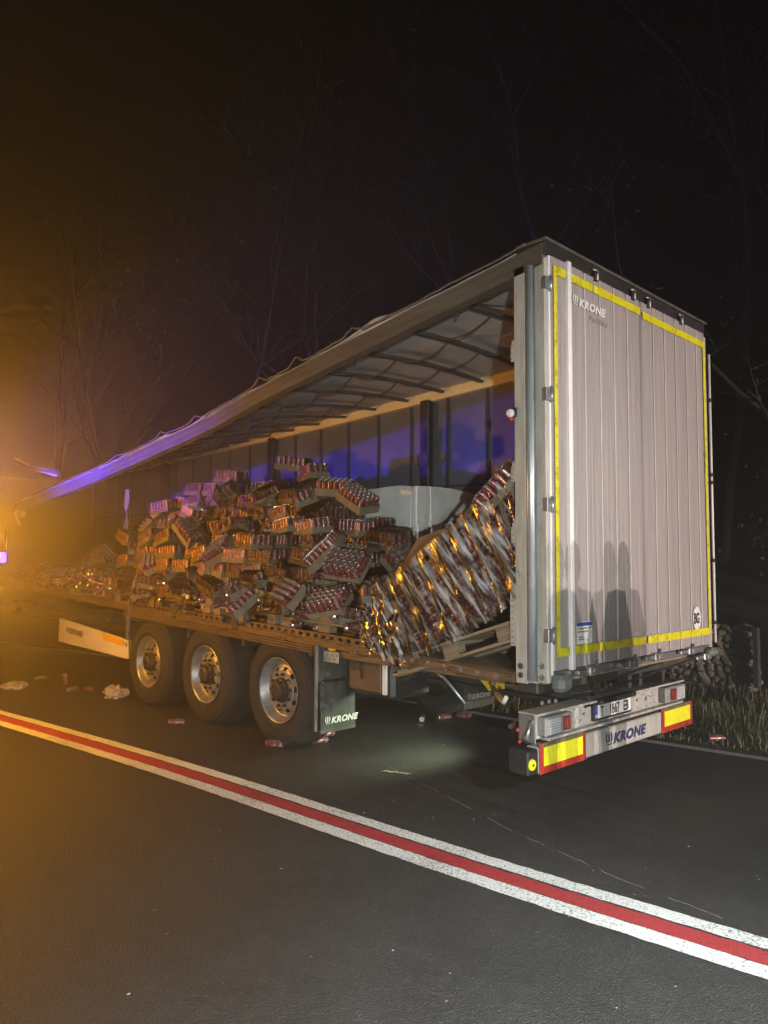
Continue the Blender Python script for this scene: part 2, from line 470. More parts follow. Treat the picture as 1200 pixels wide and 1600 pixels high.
def logo(T, h, k, parent, shear=.25, sx=1.12):
    e = emblem(T, h * 1.18, k, parent, max(1, sx * .85))
    t = text('lettering', 'KRONE', T @ Matrix.Translation((h * (1.08 * max(1, sx * .85) + .12), h * .04, 0)), h * 1.30, k, parent, shear, h * .06, sx, 1.10)
    return e, t
def lerp(tab, x):
    """piecewise linear in a table of (x, value) with x descending"""
    if x >= tab[0][0]: return tab[0][1]
    for (a, va), (b, vb) in zip(tab, tab[1:]):
        if x >= b: return va + (vb - va) * (a - x) / (a - b)
    return tab[-1][1]
def nz(x, y=0.0, z=0.0): return noise.noise(Vector((x, y, z)))

# ------------------------------------------------------------------ ground, road, markings
NEAR = [(9, .78), (4.0, -.02), (2.6, -.22), (1.45, -.40), (.52, -.535), (-.85, -.652), (-3.03, -.843), (-6.52, -1.337), (-10, -1.95), (-16, -3.2), (-30, -7)]
FAR = [(9, 4.6), (4.0, 3.62), (2.0, 3.25), (.31, 2.95), (-.74, 2.78), (-1.98, 2.64), (-2.96, 2.58), (-6.5, 2.25), (-10, 1.7), (-16, .5), (-30, -3)]
def smooth_tab(tab, x):
    return (lerp(tab, x) * 2 + lerp(tab, x - .6) + lerp(tab, x + .6) + lerp(tab, x - 1.2) + lerp(tab, x + 1.2)) / 6
def strip(name, tab, o0, o1, k, z, x0=-30.0, x1=8.5, n=900, parent=None):
    mb = MB()
    def fn(a, b):
        x = x0 + (x1 - x0) * a
        y = smooth_tab(tab, x) + o0 + (o1 - o0) * b + .007 * nz(x * 9, b * 9 + o0 * 7) + .006 * nz(x * 37, b * 5 + o0 * 3)
        return (x, y, z)
    mb.grid(fn, n, 1, k, False)
    mb.f = [f[::-1] for f in mb.f] if o1 < o0 else mb.f
    o = mb.build(name, parent)
    o['kind'] = 'structure'
    return o
def base_fn(a, b):
    x = -70 + 100 * a; y = -30 + 100 * b
    e = max(0, y - smooth_tab(FAR, x) - .5)
    h = -.02 + min(e, 2.4) * .10 + max(0, e - 2.4) * .42 + (.05 * nz(x * 1.3, y * 1.3) if e > .2 else 0) + (.35 * nz(x * .3, y * .3) if e > 3 else 0)
    return (x, y, min(h, 14))
g = MB().grid(base_fn, 200, 220, 'soil').build('ground'); g['kind'] = 'structure'
mb = MB()
mb.grid(lambda a, b: (-45 + 60 * a, (smooth_tab(FAR, -45 + 60 * a) + .32) * (1 - b) + (-14 - 8 * (1 - a)) * b, 0.006), 160, 4, 'asphalt', False)
mb.f = [f[::-1] for f in mb.f]
road = mb.build('road'); road['kind'] = 'structure'
strip('road_line_white_upper', NEAR, -.006, -.114, 'line', .010)
strip('road_line_red', NEAR, -.132, -.264, 'red_line', .0102)
strip('road_line_white_lower', NEAR, -.268, -.385, 'line', .0104)
strip('road_edge_line', FAR, .06, -.06, 'line', .010)

# ------------------------------------------------------------------ the trailer
RISE = -.031
def zr(x, dz): return .845 + RISE * x + dz     # heights above the lower edge of the side, which climbs to the front
TR = empty('semi_trailer', (0, 0, 0))
tag(TR, 'curtain-side semi-trailer with torn-open side and pale ribbed rear doors', 'trailer')

# rear doors
ZT, ZB = 3.815, 1.03
ridges_l = [.245, .468, .677, .878, 1.08]
ridges_r = [1.507, 1.708, 1.908, 2.116, 2.322]
def door(y0, y1, ridges, first):
    d = empty('rear_door'); d.parent = TR
    edges = [y0] + ridges + [y1]
    for a, b in zip(edges, edges[1:]):
        mb = MB()
        q = .012
        # shallow ribbed plank: two faint flutes
        m1, m2 = a + (b - a) * .38, a + (b - a) * .66
        prof = [(a + .004, .0), (a + q, .014), (m1 - .01, .014), (m1, .0112), (m1 + .01, .014), (m2 - .01, .014), (m2, .0112), (m2 + .01, .014), (b - q, .014), (b - .004, .0)]
        vs = [(x, y, z) for z in (ZB, ZT) for y, x in prof]
        n = len(prof)
        mb.poly(vs, [(i, i + 1, n + i + 1, n + i) for i in range(n - 1)], 'door')
        mb.build('panel', d)
    mb = MB(); mb.box((-.045, y0, ZB), (-.004, y1, ZT), 'door'); mb.build('core', d)
    for i, y in enumerate(ridges):
        mb = MB()
        if first and i == 0:
            mb.box((.006, y - .022, 1.02), (.040, y + .022, ZT + .012), 'white_trim', bev=.006)
            mb.box((.006, y + .030, 1.02), (.020, y + .037, ZT - .02), 'white_trim')
            mb.build('lock_bar', d)
        else:
            mb.box((.002, y - .0055, ZB + .005), (.0215, y + .0055, ZT - .005), 'rib', bev=.003)
            mb.build('rib', d)
    return d
DL = door(.045, 1.296, ridges_l, True)
DR = door(1.312, 2.505, ridges_r, False)
# reflective tape round both doors
def tape(y0, z0, y1, z1, par, x=.0235):
    vert = (z1 - z0) > (y1 - y0)
    L_ = (z1 - z0) if vert else (y1 - y0)
    n = max(1, round(L_ / .26))
    for i in range(n):
        a, b = i * L_ / n + .0015, (i + 1) * L_ / n - .0015
        mb = MB()
        if vert: mb.box((.0225, y0, z0 + a), (x + random.uniform(0, .0006), y1, z0 + b), 'tape')
        else: mb.box((.0225, y0 + a, z0), (x + random.uniform(0, .0006), y0 + b, z1), 'tape')
        mb.build('reflective_tape', par)
tape(.066, 1.118, .105, 3.755, DL)
tape(.105, 1.118, .222, 1.178, DL); tape(.284, 1.118, 1.285, 1.178, DL)
tape(.105, 3.695, .222, 3.755, DL); tape(.284, 3.695, 1.285, 3.755, DL)
tape(2.448, 1.118, 2.49, 3.735, DR)
tape(1.322, 1.118, 2.448, 1.178, DR); tape(1.322, 3.675, 2.448, 3.735, DR)
MB().box((.0235, .60, 3.705), (.025, .635, 3.745), 'plate_yellow').build('tape_mark', DL)
MB().box((.0235, .565, 3.69), (.0245, .58, 3.757), 'letter_faint').build('tape_joint', DL)
# white logo at the head of the left door, the grey script under it
logo(REAR(.305, 3.545, .0235), .062, 'letter_white', DL, .18, 1.22)
text('lettering', 'Profi Liner', REAR(.52, 3.475, .0235), .062, 'letter_ghost', DL, .3)
# country oval
mb = MB(); mb.lathe([(.001, 0), (1, 0)], 'letter_white', 28, REAR(2.205, 1.272, .0245) @ Matrix.Diagonal((.078, .098, 1, 1))); ov = mb.build('country_oval', DR)
text('lettering', 'BG', REAR(2.140, 1.228, .0262), .125, 'letter_black', ov, 0, .004, .70)
# blue and white notice
st = MB().box((.0225, .305, 1.183), (.0240, .505, 1.335), 'plate_white').build('notice', DL)
MB().box((.0240, .307, 1.305), (.0248, .503, 1.331), 'plate_blue').build('notice_heading', st)
for y0, y1, z in ((.32, .49, 1.284), (.315, .455, 1.262), (.325, .385, 1.226), (.325, .395, 1.210)):
    MB().box((.0240, y0, z), (.0247, y1, z + .010), 'letter_faint').build('notice_line', st)
for a, b in (((.425, 1.20), (.47, 1.232)), ((.44, 1.235), (.485, 1.262)), ((.42, 1.215), (.455, 1.20)), ((.45, 1.225), (.462, 1.195))):
    MB().tube([(.0245, *a), (.0245, *b)], .0016, 'letter_faint', 5).build('notice_drawing', st)
# dirt specks, latch details on the doors
for y, z in ((.115, 2.42), (2.43, 2.7), (.12, 3.1)):
    MB().lathe([(.001, .004), (.006, .003), (.008, 0)], 'chassis', 8, REAR(y, z, .0145)).build('rivet', DL if y < 1.3 else DR)
# rear frame
rf = empty('rear_frame'); rf.parent = TR
pill = MB()
pill.box((-.258, -.004, .93), (-.165, .05, 3.80), 'white_metal', bev=.006)
pill.box((-.085, -.002, .95), (-.002, .040, 3.80), 'white_metal', bev=.006)
pill.box((-.165, .012, .94), (-.085, .05, 3.80), 'white_metal')
pill.build('corner_post', rf)
mb = MB(); mb.tube([(-.122, -.004, .96), (-.122, -.004, 3.76)], .031, 'tube', 14); mb.build('curtain_pole', rf)
mb = MB(); mb.box((-.018, .038, 1.0), (.004, .056, 3.82), 'white_trim', bev=.003); mb.build('door_edge', rf)
mb = MB(); mb.box((-.20, 2.512, .96), (.004, 2.56, 3.80), 'white_metal', bev=.006); mb.build('corner_post', rf)
mb = MB(); mb.tube([(.02, 2.585, 1.04), (.02, 2.585, 3.64)], .012, 'white_trim', 8)
for z in (1.2, 1.75, 2.45, 2.52, 3.2): mb.box((.0, 2.55, z), (.035, 2.605, z + .03), 'black')
mb.build('guide_rod', rf)
for z in (1.24, 1.33, 3.62, 2.13, 2.80):
    pass
for z in (1.26, 2.12, 2.86, 3.62):
    mb = MB(); mb.box((-.030, -.010, z - .045), (.012, .040, z + .045), 'steel', bev=.004)
    mb.tube([(.016, .042, z - .055), (.016, .042, z + .055)], .010, 'steel', 8); mb.build('hinge', rf)
mb = MB(); mb.box((-.22, .0, .965), (-.004, 2.56, 1.020), 'steel', bev=.006); mb.build('rear_sill', rf)
mb = MB(); mb.box((-.24, .002, 3.822), (-.004, 2.56, 3.915), 'black', bev=.008); mb.build('header', rf)
mb = MB()
mb.box((-.24, -.008, 3.917), (.016, 2.575, 3.938), 'cantrail', bev=.006); mb.build('roof_edge', rf)
for y in (.62, 1.18, 1.43, 2.02):
    mb = MB()
    mb.box((-.002, y - .02, 3.79), (.028, y + .02, 3.87), 'black', bev=.004)
    mb.tube([(.02, y - .045, 3.865), (.03, y, 3.872), (.02, y + .045, 3.865)], .008, 'steel', 6)
    mb.tube([(.028, y + .012, 3.80), (.028, y + .012, 3.845)], .008, 'white_trim', 6)
    mb.build('top_latch', rf)
# brackets and holes along the front edge of the corner post
for z0, z1, wdt in ((3.13, 3.25, .035), (2.29, 2.40, .04), (1.87, 1.98, .04), (1.17, 1.54, .05)):
    mb = MB(); mb.box((-.258 - wdt, .004, z0), (-.255, .016, z1), 'white_metal', bev=.004)
    mb.box((-.258 - wdt * .75, .004, z1), (-.255, .016, z1 + .03), 'white_metal', bev=.004); br = mb.build('bracket', rf)
    n = max(3, int((z1 - z0) / .04))
    for i in range(n):
        MB().lathe([(.0045, 0), (.0045, .003)], 'black', 6, SIDE(-.258 - wdt * .6, z0 + (i + .5) * (z1 - z0) / n, .0035), caps=(True, True)).build('bolt_hole', br)
for x, z in ((-.215, 1.045), (-.215, .985), (-.045, 1.06), (-.045, .985)):
    k = 'chassis' if x < -.1 else 'steel'
    MB().lathe([(.020, 0), (.020, .005), (.012, .007)], k, 8, SIDE(x, z, -.005), caps=(True, True)).build('bolt', rf)
# little marker lamp hanging from the post
mk = MB(); mk.box((-.262, -.02, 2.735), (-.235, .02, 2.80), 'black', bev=.004)
mk.lathe([(.001, .05), (.020, .046), (.030, .030), (.033, 0)], ['lamp_clear'] * 3, 14, frame((-.275, -.012, 2.762), (1, .3, 0), (0, 0, 1)))
mk.lathe([(.001, .02), (.016, .015), (.02, 0)], ['plate_red'] * 2, 10, frame((-.27, -.016, 2.722), (1, .3, 0), (0, 0, 1)))
mk.build('marker_lamp', rf)

# cantrails and roof
CL = [(0, 3.755), (-1.45, 3.57), (-1.97, 3.503), (-3.42, 3.312), (-4.27, 3.15), (-5.43, 3.022), (-7.28, 2.812), (-10.06, 2.565), (-10.6, 2.52)]
def near_low(x): return (lerp(CL, x) + lerp(CL, x - .4) + lerp(CL, x + .4)) / 3 if -10.2 < x < -.45 else lerp(CL, x)
FL = [(0, 3.80), (-2.1, 3.735), (-5.5, 3.625), (-7, 3.60), (-13.6, 3.45)]
def rail_strip(name, fn_low, h, y0, y1, xs, k):
    mb = MB(); vs = []
    for x in xs:
        z = fn_low(x)
        vs += [(x, y0, z), (x, y0, z + h), (x, y1, z + h), (x, y1, z)]
    n = len(xs)
    F = [(i * 4 + j, i * 4 + (j + 1) % 4, i * 4 + 4 + (j + 1) % 4, i * 4 + 4 + j) for i in range(n - 1) for j in range(4)]
    F += [(0, 3, 2, 1), tuple(4 * (n - 1) + j for j in range(4))]
    mb.poly(vs, F, k)
    return mb
xs = [-.02 - i * .265 for i in range(40)] + [-10.6]
mb = rail_strip('near', near_low, .150, -.004, .09, [x for x in xs if x < -.0], 'cantrail')
nr = mb.build('roof_rail', TR)
mb = rail_strip('lip', lambda x: near_low(x) + .05, .012, -.012, -.004, xs, 'cantrail'); mb.build('rail_lip', nr)
mb = rail_strip('lip', lambda x: near_low(x) + .115, .012, -.012, -.004, xs, 'cantrail'); mb.build('rail_lip', nr)
xf = [-.02 - i * .6 for i in range(23)] + [-13.6]
rail_strip('far', lambda x: lerp(FL, x), .13, 2.44, 2.55, xf, 'far_rail_lit').build('roof_rail', TR)
# tarpaulin roof, sagging between the bows
NB = 17
def bow_x(k): return -.30 - .595 * k
def roof_pt(x, t, dz=0.0):
    """x at the near rail, t = 0 near .. 1 far; the bows run a little forward to the far side"""
    xx = x - .42 * t * min(1, -x / 1.5)
    zn = near_low(x) + .142; zf = lerp(FL, xx) + .125
    z = zn + (zf - zn) * t + .05 * math.sin(PI * t)
    return Vector((xx, .03 + 2.49 * t, z + dz))
def roof_fn(a, b):
    x = -.02 - 10.5 * a
    ph = ((-x - .30) / .595) % 1.0
    sag = -.030 * math.sin(PI * ph) * (math.sin(PI * b) ** .5 if 0 < b < 1 else 0)
    p = roof_pt(x, b, sag + .006 * nz(x * 4, b * 9))
    return p
rt = MB().grid(roof_fn, 176, 16, 'roof').build('roof_tarpaulin', TR)
# the same tarpaulin hangs rumpled over the near rail's top edge
def hem_fn(a, b):
    x = -.05 - 10.4 * a
    amp = .03 + .05 * max(0, nz(x * .9, 3.1)) + .06 * max(0, nz(x * 2.6, 8.2)) * (1 if x < -1.4 else .3)
    p = Vector((x, .02 - .025 * math.sin(PI * b) + .10 * (1 - b), near_low(x) + .153 + amp * math.sin(PI * b * .8) * 1.2 - .012 * b))
    return p
MB().grid(hem_fn, 240, 6, 'roof').build('tarpaulin_hem', TR)
cord = []
for i in range(420):
    x = -.15 - 10.2 * i / 419
    z = near_low(x) + .182 + .012 * nz(x * 2.2, 1.7) + .008 * nz(x * 9, 5)
    for c, wd, hh in ((-1.95, .16, .075), (-2.75, .12, .095), (-3.35, .13, .085), (-4.6, .14, .06), (-5.4, .12, .07), (-6.6, .2, .05)):
        z += hh * max(0, 1 - abs((x - c) / wd)) * (.8 + .4 * nz(x * 30))
    cord.append((x, -.012 + .012 * nz(x * 3, 9), z))
MB().tube(cord, .0095, 'cantrail', 5).build('roof_cable', TR)
bz = .026
for k in range(1, NB):
    x = bow_x(k)
    mb = MB()
    pts = [roof_pt(x, t / 8, -.045) for t in range(9)]
    vs = []
    for p in pts: vs += [p + Vector((-.022, 0, -bz * .6)), p + Vector((.022, 0, -bz * .6)), p + Vector((.022, 0, bz * .6)), p + Vector((-.022, 0, bz * .6))]
    n = len(pts)
    mb.poly(vs, [(i * 4 + j, i * 4 + (j + 1) % 4, i * 4 + 4 + (j + 1) % 4, i * 4 + 4 + j) for i in range(n - 1) for j in range(4)], 'bow')
    mb.box((x - .03, .085, near_low(x) + .04), (x + .03, .13, near_low(x) + .13), 'black')
    mb.build('roof_bow', TR)
    # slack folding straps between bow and bow
    for t0 in (.30 + .1 * nz(k * 1.7), .62 + .1 * nz(k * 2.3, 4)):
        a = roof_pt(x, t0, -.05); b = roof_pt(bow_x(k + 1) if k < NB - 1 else x - .5, t0 - .02, -.05)
        pp = [a.lerp(b, i / 10) + Vector((0, 0, -.115 * math.sin(PI * i / 10) ** .8 * (.8 + .4 * random.random() * 0))) for i in range(11)]
        MB().tube(pp, .0085, 'strap', 5).build('roof_strap', TR)
    if k % 2 == 1:
        MB().tube([roof_pt(x, .05, -.06), roof_pt(x, .055, -.16)], .010, 'strap', 5).build('hook', TR)
MB().tube([roof_pt(-.05, .25, -.06), roof_pt(-.3, .22, -.14), roof_pt(-.62, .18, -.13), roof_pt(-.85, .15, -.04)], .0085, 'strap', 5).build('roof_strap', TR)
# bent fittings at the torn front end of the rail
mb = MB()
mb.tube([(-10.45, .0, 2.55), (-10.4, -.02, 2.40), (-10.3, .0, 2.30)], [.04, .03, .02], 'steel', 7)
mb.box((-10.55, -.03, 2.44), (-10.2, .05, 2.54), 'steel', bev=.01)
mb.build('rail_end', TR)
mb = MB()
mb.tube([(-8.75, .02, 3.06), (-9.3, .0, 3.16), (-10.0, -.02, 3.27), (-10.55, -.03, 3.42)], [.035, .045, .04, .03], 'cantrail', 7)
mb.tube([(-8.9, .05, 3.03), (-9.6, .04, 3.16), (-10.4, .02, 3.34)], [.02, .03, .02], 'roof', 6)
mb.build('torn_roof_strip', TR)

# far side curtain
cur = empty('far_curtain'); cur.parent = TR
def cur_fn(a, b):
    x = -.2 - 13.3 * a
    z0 = zr(x, .10); z1 = lerp(FL, x) + .03
    return (x, 2.525 + .010 * nz(x * 1.5, b * 2) + .006 * math.sin(x * 10.5), z0 + (z1 - z0) * b)
MB().grid(cur_fn, 180, 12, 'curtain').build('curtain_sheet', cur)
for k in range(22):
    x = -.65 - .605 * k
    mb = MB(); mb.box((x - .022, 2.500, zr(x, .12)), (x + .022, 2.506, lerp(FL, x) + .01), 'strap'); mb.build('webbing_strap', cur)
for zz in (2.62, 1.9):
    mb = MB(); mb.box((-13.4, 2.501, zz), (-.25, 2.5045, zz + .03), 'strap'); mb.build('seam', cur)
for x in (-3.36, -6.6, -10.0):
    mb = MB(); mb.box((x - .075, 2.40, zr(x, .13)), (x + .075, 2.492, lerp(FL, x) + .02), 'black', bev=.01)
    mb.box((x - .095, 2.38, 2.9), (x + .095, 2.40, 3.05), 'black'); mb.build('side_post', TR)
# front wall, far up the trailer
mb = MB(); mb.box((-13.58, .0, 1.3), (-13.5, 2.5, 3.4), 'chassis'); mb.build('front_wall', TR)

# floor, side rails, chassis
mb = MB()
mb.poly([(-.05, .03, zr(-.05, .09)), (-13.5, .03, zr(-13.5, .09)), (-13.5, 2.52, zr(-13.5, .09)), (-.05, 2.52, zr(-.05, .09)),
         (-.05, .03, zr(-.05, .13)), (-13.5, .03, zr(-13.5, .13)), (-13.5, 2.52, zr(-13.5, .13)), (-.05, 2.52, zr(-.05, .13))],
        [(0, 1, 2, 3), (7, 6, 5, 4), (0, 4, 5, 1), (3, 2, 6, 7), (0, 3, 7, 4), (1, 5, 6, 2)], 'wood')
mb.build('floor', TR)
def sloped(name, x0, x1, d0, d1, y0, y1, k, par=TR, bend=0.0):
    n = max(2, int(abs(x1 - x0) / .5)); xs_ = [x0 + (x1 - x0) * i / n for i in range(n + 1)]
    vs = []
    for x in xs_:
        o = bend * nz(x * .7, d0 * 9)
        vs += [(x, y0 + o, zr(x, d0)), (x, y0 + o, zr(x, d1)), (x, y1 + o, zr(x, d1)), (x, y1 + o, zr(x, d0))]
    F = [(i * 4 + j, i * 4 + (j + 1) % 4, i * 4 + 4 + (j + 1) % 4, i * 4 + 4 + j) for i in range(n) for j in range(4)]
    F += [(0, 3, 2, 1), tuple(4 * n + j for j in range(4))]
    return MB().poly(vs, F, k).build(name, par)
sr = sloped('side_rail', -.27, -12.8, .072, .128, .0, .045, 'rail')
sloped('rail_ledge', -.27, -12.8, .116, .127, -.022, .0, 'rail', sr)
for x in (-.9, -1.9, -2.9, -3.9, -4.7, -5.7, -6.7):
    mb = MB(); mb.box((x - .035, -.02, zr(x, .066)), (x + .035, .0, zr(x, .090)), 'rail', bev=.006); mb.build('rail_clip', sr)
for i in range(9):
    x = -.42 - .16 * i
    MB().lathe([(.020, 0), (.020, .006), (.008, .008)], 'steel', 8, SIDE(x, zr(x, .098), -.002), caps=(True, True)).build('bolt', sr)
# perforated lashing rail: two flanges with webs between real openings
def lash(x0, x1):
    r_ = empty('lashing_rail'); r_.parent = TR
    sloped('flange', x0, x1, .130, .144, -.006, .012, 'rail', r_)
    sloped('flange', x0, x1, .174, .190, -.006, .012, 'rail', r_)
    sloped('back_strip', x0, x1, .130, .19, .030, .036, 'black', r_)
    n = int(abs(x1 - x0) / .105)
    for i in range(n):
        x = x0 + (x1 - x0) * (i + .5) / n
        MB().box((x - .026, -.005, zr(x, .1445)), (x + .026, .011, zr(x, .1735)), 'rail').build('web', r_)
lash(-1.75, -3.52)
lash(-3.95, -6.10)
for x in (-3.72, -5.0):
    mb = MB(); mb.box((x - .05, -.02, zr(x, .08)), (x + .05, .012, zr(x, .26)), 'chassis', bev=.008); mb.build('post_socket', TR)
mb = MB(); mb.box((-6.16, -.01, .99), (-6.12, .02, 1.25), 'steel'); mb.build('post_stub', TR)
# ribbed mudguard edge over the wheels
mg = empty('mudguard_edge'); mg.parent = TR
sloped('edge_backing', -2.45, -6.28, .0, .066, .012, .03, 'rail', mg)
for d in (.002, .026, .049): sloped('edge_rib', -2.45, -6.28, d, d + .014, -.012, .0115, 'rail', mg)
for x0, x1 in ((-2.4, -6.3),):
    mb = MB()
    mb.box((x0, .02, .98), (x1, .42, 1.0), 'black')
    mb.box((x0, 2.13, .98), (x1, 2.52, 1.0), 'black'); mb.build('mudguard_top', TR)
for y in (.62, 1.78):
    mb = MB(); mb.box((-12.5, y, .70), (-.12, y + .14, .735), 'chassis'); mb.box((-12.5, y, .93), (-.12, y + .14, .965), 'chassis')
    mb.box((-12.5, y + .06, .735), (-.12, y + .08, .93), 'chassis'); mb.build('chassis_beam', TR)
for i in range(11):
    x = -.35 - 1.1 * i
    mb = MB(); mb.box((x - .03, .05, .88), (x + .03, .60, .955), 'chassis'); mb.box((x - .03, .77, .80), (x + .03, 1.77, .92), 'chassis'); mb.build('cross_member', TR)
mb = MB(); mb.box((-2.3, .05, .90), (-.27, .09, .965), 'rail', bev=.006); mb.build('inner_rail', TR)

# wheels
AX = [-2.9936, -4.3087, -5.6238]
def wheel_mesh():
    ms = {}
    mb = MB()   # local Z = outward
    prof = [(.300, -.06), (.315, -.005), (.345, .016), (.42, .022), (.485, .004), (.515, -.035), (.525, -.06), (.525, -.30), (.51, -.335), (.44, -.36), (.31, -.33)]
    mb.lathe(prof, 'tyre', 56)
    ms['tyre'] = mb.mesh('tyre')
    mb = MB()
    mb.lathe([(.298, -.012), (.306, .004), (.300, .008), (.290, .000), (.280, -.018), (.262, -.050), (.246, -.070), (.238, -.074)], 'rim', 48)
    ms['rim'] = mb.mesh('rim')
    mb = MB()   # wheel disc with ten hand holes: webs between two rings
    n = 10
    for i in range(n):
        a0, a1 = 2 * PI * (i + .20) / n, 2 * PI * (i + .80) / n
        vs = []
        for r_, h in ((.224, -.066), (.21, -.056), (.195, -.048), (.184, -.044)):
            for t in range(4):
                a = a0 + (a1 - a0) * t / 3
                vs.append((r_ * math.cos(a), r_ * math.sin(a), h))
        mb.poly(vs, [(r_ * 4 + t, r_ * 4 + t + 1, r_ * 4 + t + 5, r_ * 4 + t + 4) for r_ in range(3) for t in range(3)], 'rim', True)
    mb.lathe([(.186, -.045), (.180, -.040), (.120, -.036), (.114, -.044)], 'rim', 40)
    mb.lathe([(.240, -.078), (.232, -.068), (.220, -.062), (.214, -.068)], 'rim', 40)
    ms['disc'] = mb.mesh('disc')
    mb = MB()
    mb.lathe([(.24, -.11), (.05, -.115)], 'black', 24)
    mb.lathe([(.114, -.06), (.110, -.012), (.088, .0), (.082, .030), (.062, .044), (.05, .046), (.046, .040), (.001, .040)], ['hub'] * 7, 28)
    ms['hub'] = mb.mesh('hub')
    mb = MB(); mb.lathe([(.014, 0), (.014, .026), (.008, .032), (.001, .032)], 'hub', 6, smooth=False)
    ms['nut'] = mb.mesh('wheel_nut')
    mb = MB(); mb.lathe([(.010, 0), (.009, .016), (.001, .018)], 'hub', 6, smooth=False); ms['hubbolt'] = mb.mesh('hub_bolt')
    return ms
WM = wheel_mesh()
def wheel(x, side, first=False, detail=True):
    root = empty('wheel'); root.parent = TR
    T = frame((x, .02, .525), (1, 0, 0), (0, 0, 1)) if side < 0 else frame((x, 2.53, .525), (-1, 0, 0), (0, 0, 1))
    T = T @ Matrix.Rotation(random.random() * 2, 4, 'Z')
    root.matrix_local = T
    ty = put('tyre', WM['tyre'], root)
    for rr in (.345, .46):
        MB().lathe([(rr - .005, .010), (rr, .0215 if rr < .4 else .0165), (rr + .005, .010)], 'tyre', 48).build('sidewall_ring', ty)
    rm = put('rim', WM['rim'], root)
    put('disc', WM['disc'], rm)
    hb = put('hub', WM['hub'], root)
    if detail:
        for i in range(10):
            a = 2 * PI * i / 10
            put('wheel_nut', WM['nut'], hb, Matrix.Translation((.150 * math.cos(a), .150 * math.sin(a), -.038)))
            a += .31
            put('hub_bolt', WM['hubbolt'], hb, Matrix.Translation((.096 * math.cos(a), .096 * math.sin(a), -.004)))
    return root
for x in AX: wheel(x, -1)
for x in AX: wheel(x, 1, detail=False)
for x in AX:
    MB().tube([(x, .35, .525), (x, 2.2, .525)], .065, 'chassis', 12).build('axle', TR)
    mb = MB(); mb.tube([(x - .25, .75, .66), (x - .25, .75, .42)], .10, 'chassis', 12); mb.tube([(x - .25, 1.8, .66), (x - .25, 1.8, .42)], .10, 'chassis', 12)
    mb.build('air_spring', TR)
for x in AX:
    mb = MB(); mb.tube([(x + .05, .45, .53), (x + .42, .45, .72)], .05, 'chassis', 10); mb.build('suspension_arm', TR)

# mud flap behind the rear wheel, printed with the maker's name
fl = empty('mud_flap'); fl.parent = TR
def flap_fn(y0, y1, z0, z1, x, s=1):
    return lambda a, b: (x + .012 * math.sin(PI * a) + .01 * nz(a * 3, b * 4) + (1 - b) * .02, y0 + (y1 - y0) * a, z0 + (z1 - z0) * b)
MB().box((-2.372, -.03, .66), (-2.355, .40, 1.0), 'rubber', bev=.004).build('upper_guard', fl)
mb = MB().grid(flap_fn(-.005, .40, .24, .672, -2.345), 8, 8, 'rubber'); mb.build('flap_sheet', fl)
MB().box((-2.350, -.015, .655), (-2.340, .39, .69), 'black').build('clamp_bar', fl)
for y in (.025, .31): MB().lathe([(.009, .0), (.007, .006), (.001, .008)], 'steel', 8, REAR(y, .672, -2.340)).build('bolt', fl)
MB().box((-2.37, -.045, .26), (-2.35, -.022, 1.0), 'rubber_block').build('guard_edge', fl)
logo(REAR(.03, .318, -2.308), .056, 'letter_pale', fl, .25, 1.16)
f2 = empty('mud_flap'); f2.parent = TR
MB().grid(flap_fn(1.925, 2.44, .19, .80, -2.35), 8, 8, 'rubber').build('flap_sheet', f2)
logo(REAR(1.965, .285, -2.312), .058, 'letter_pale', f2, .25, 1.16)
# side guard ahead of the wheels, bent at its front end
sg = empty('side_guard'); sg.parent = TR
def sg_fn(a, b):
    x = -6.13 - 2.22 * a
    z0 = .507 + .042 * a; z1 = .735 + .150 * a
    return (x, .0 - .03 * a * a + .01 * nz(x * 3, b), z0 + (z1 - z0) * b)
mb = MB().grid(sg_fn, 12, 4, 'white_trim'); mb.grid(lambda a, b: Vector(sg_fn(a, b)) + Vector((0, .03, 0)), 12, 4, 'white_metal'); mb.build('guard_panel', sg)
logo(SIDE(-8.05, .705, -.040, -.045), .075, 'letter_faint', sg, .2, 1.3)
mb = MB().poly([(-6.9, -.022, .79), (-6.24, -.016, .73), (-6.24, -.016, .66), (-6.80, -.022, .70)], [(3, 2, 1, 0)], 'amber_lens'); mb.build('amber_reflector', sg)
MB().box((-6.22, .0, .66), (-6.16, .03, 1.05), 'steel').build('guard_post', sg)
# tool box behind the mud flap
tb = empty('tool_box'); tb.parent = TR
mb = MB(); mb.box((-2.20, .16, .60), (-1.60, .62, .955), 'black', bev=.03); mb.build('box_body', tb)
mb = MB(); mb.box((-2.135, .146, .645), (-1.735, .165, .905), 'toolbox', bev=.006); mb.build('box_lid', tb)
mb = MB(); mb.box((-1.715, .144, .638), (-1.665, .165, .915), 'white_trim', bev=.004); mb.build('lid_edge', tb)
mb = MB(); mb.box((-1.99, .136, .80), (-1.94, .1455, .88), 'black', bev=.004); mb.box((-1.975, .134, .74), (-1.955, .1455, .80), 'black'); mb.build('latch', tb)
mb = MB(); mb.box((-2.33, .02, .86), (-2.13, .032, .955), 'white_metal', bev=.004); mb.box((-2.25, .005, .965), (-2.17, .03, .99), 'amber_lens', bev=.003); bp_ = mb.build('lamp_bracket', TR)
for i in range(6): MB().lathe([(.007, 0), (.007, .003)], 'black', 6, SIDE(-2.30 + .03 * i, .89 + .035 * (i % 2), .0195), caps=(True, True)).build('bolt_hole', bp_)
mb = MB(); mb.box((-1.50, .25, .86), (-1.38, .262, .93), 'white_metal'); mb.box((-1.36, .25, .85), (-1.31, .262, .94), 'plate_blue'); mb.build('valve_label', TR)
MB().tube([(-1.15, .1, .93), (-.98, .1, .86), (-.78, .1, .70)], .012, 'steel', 8).build('loose_rod', TR)
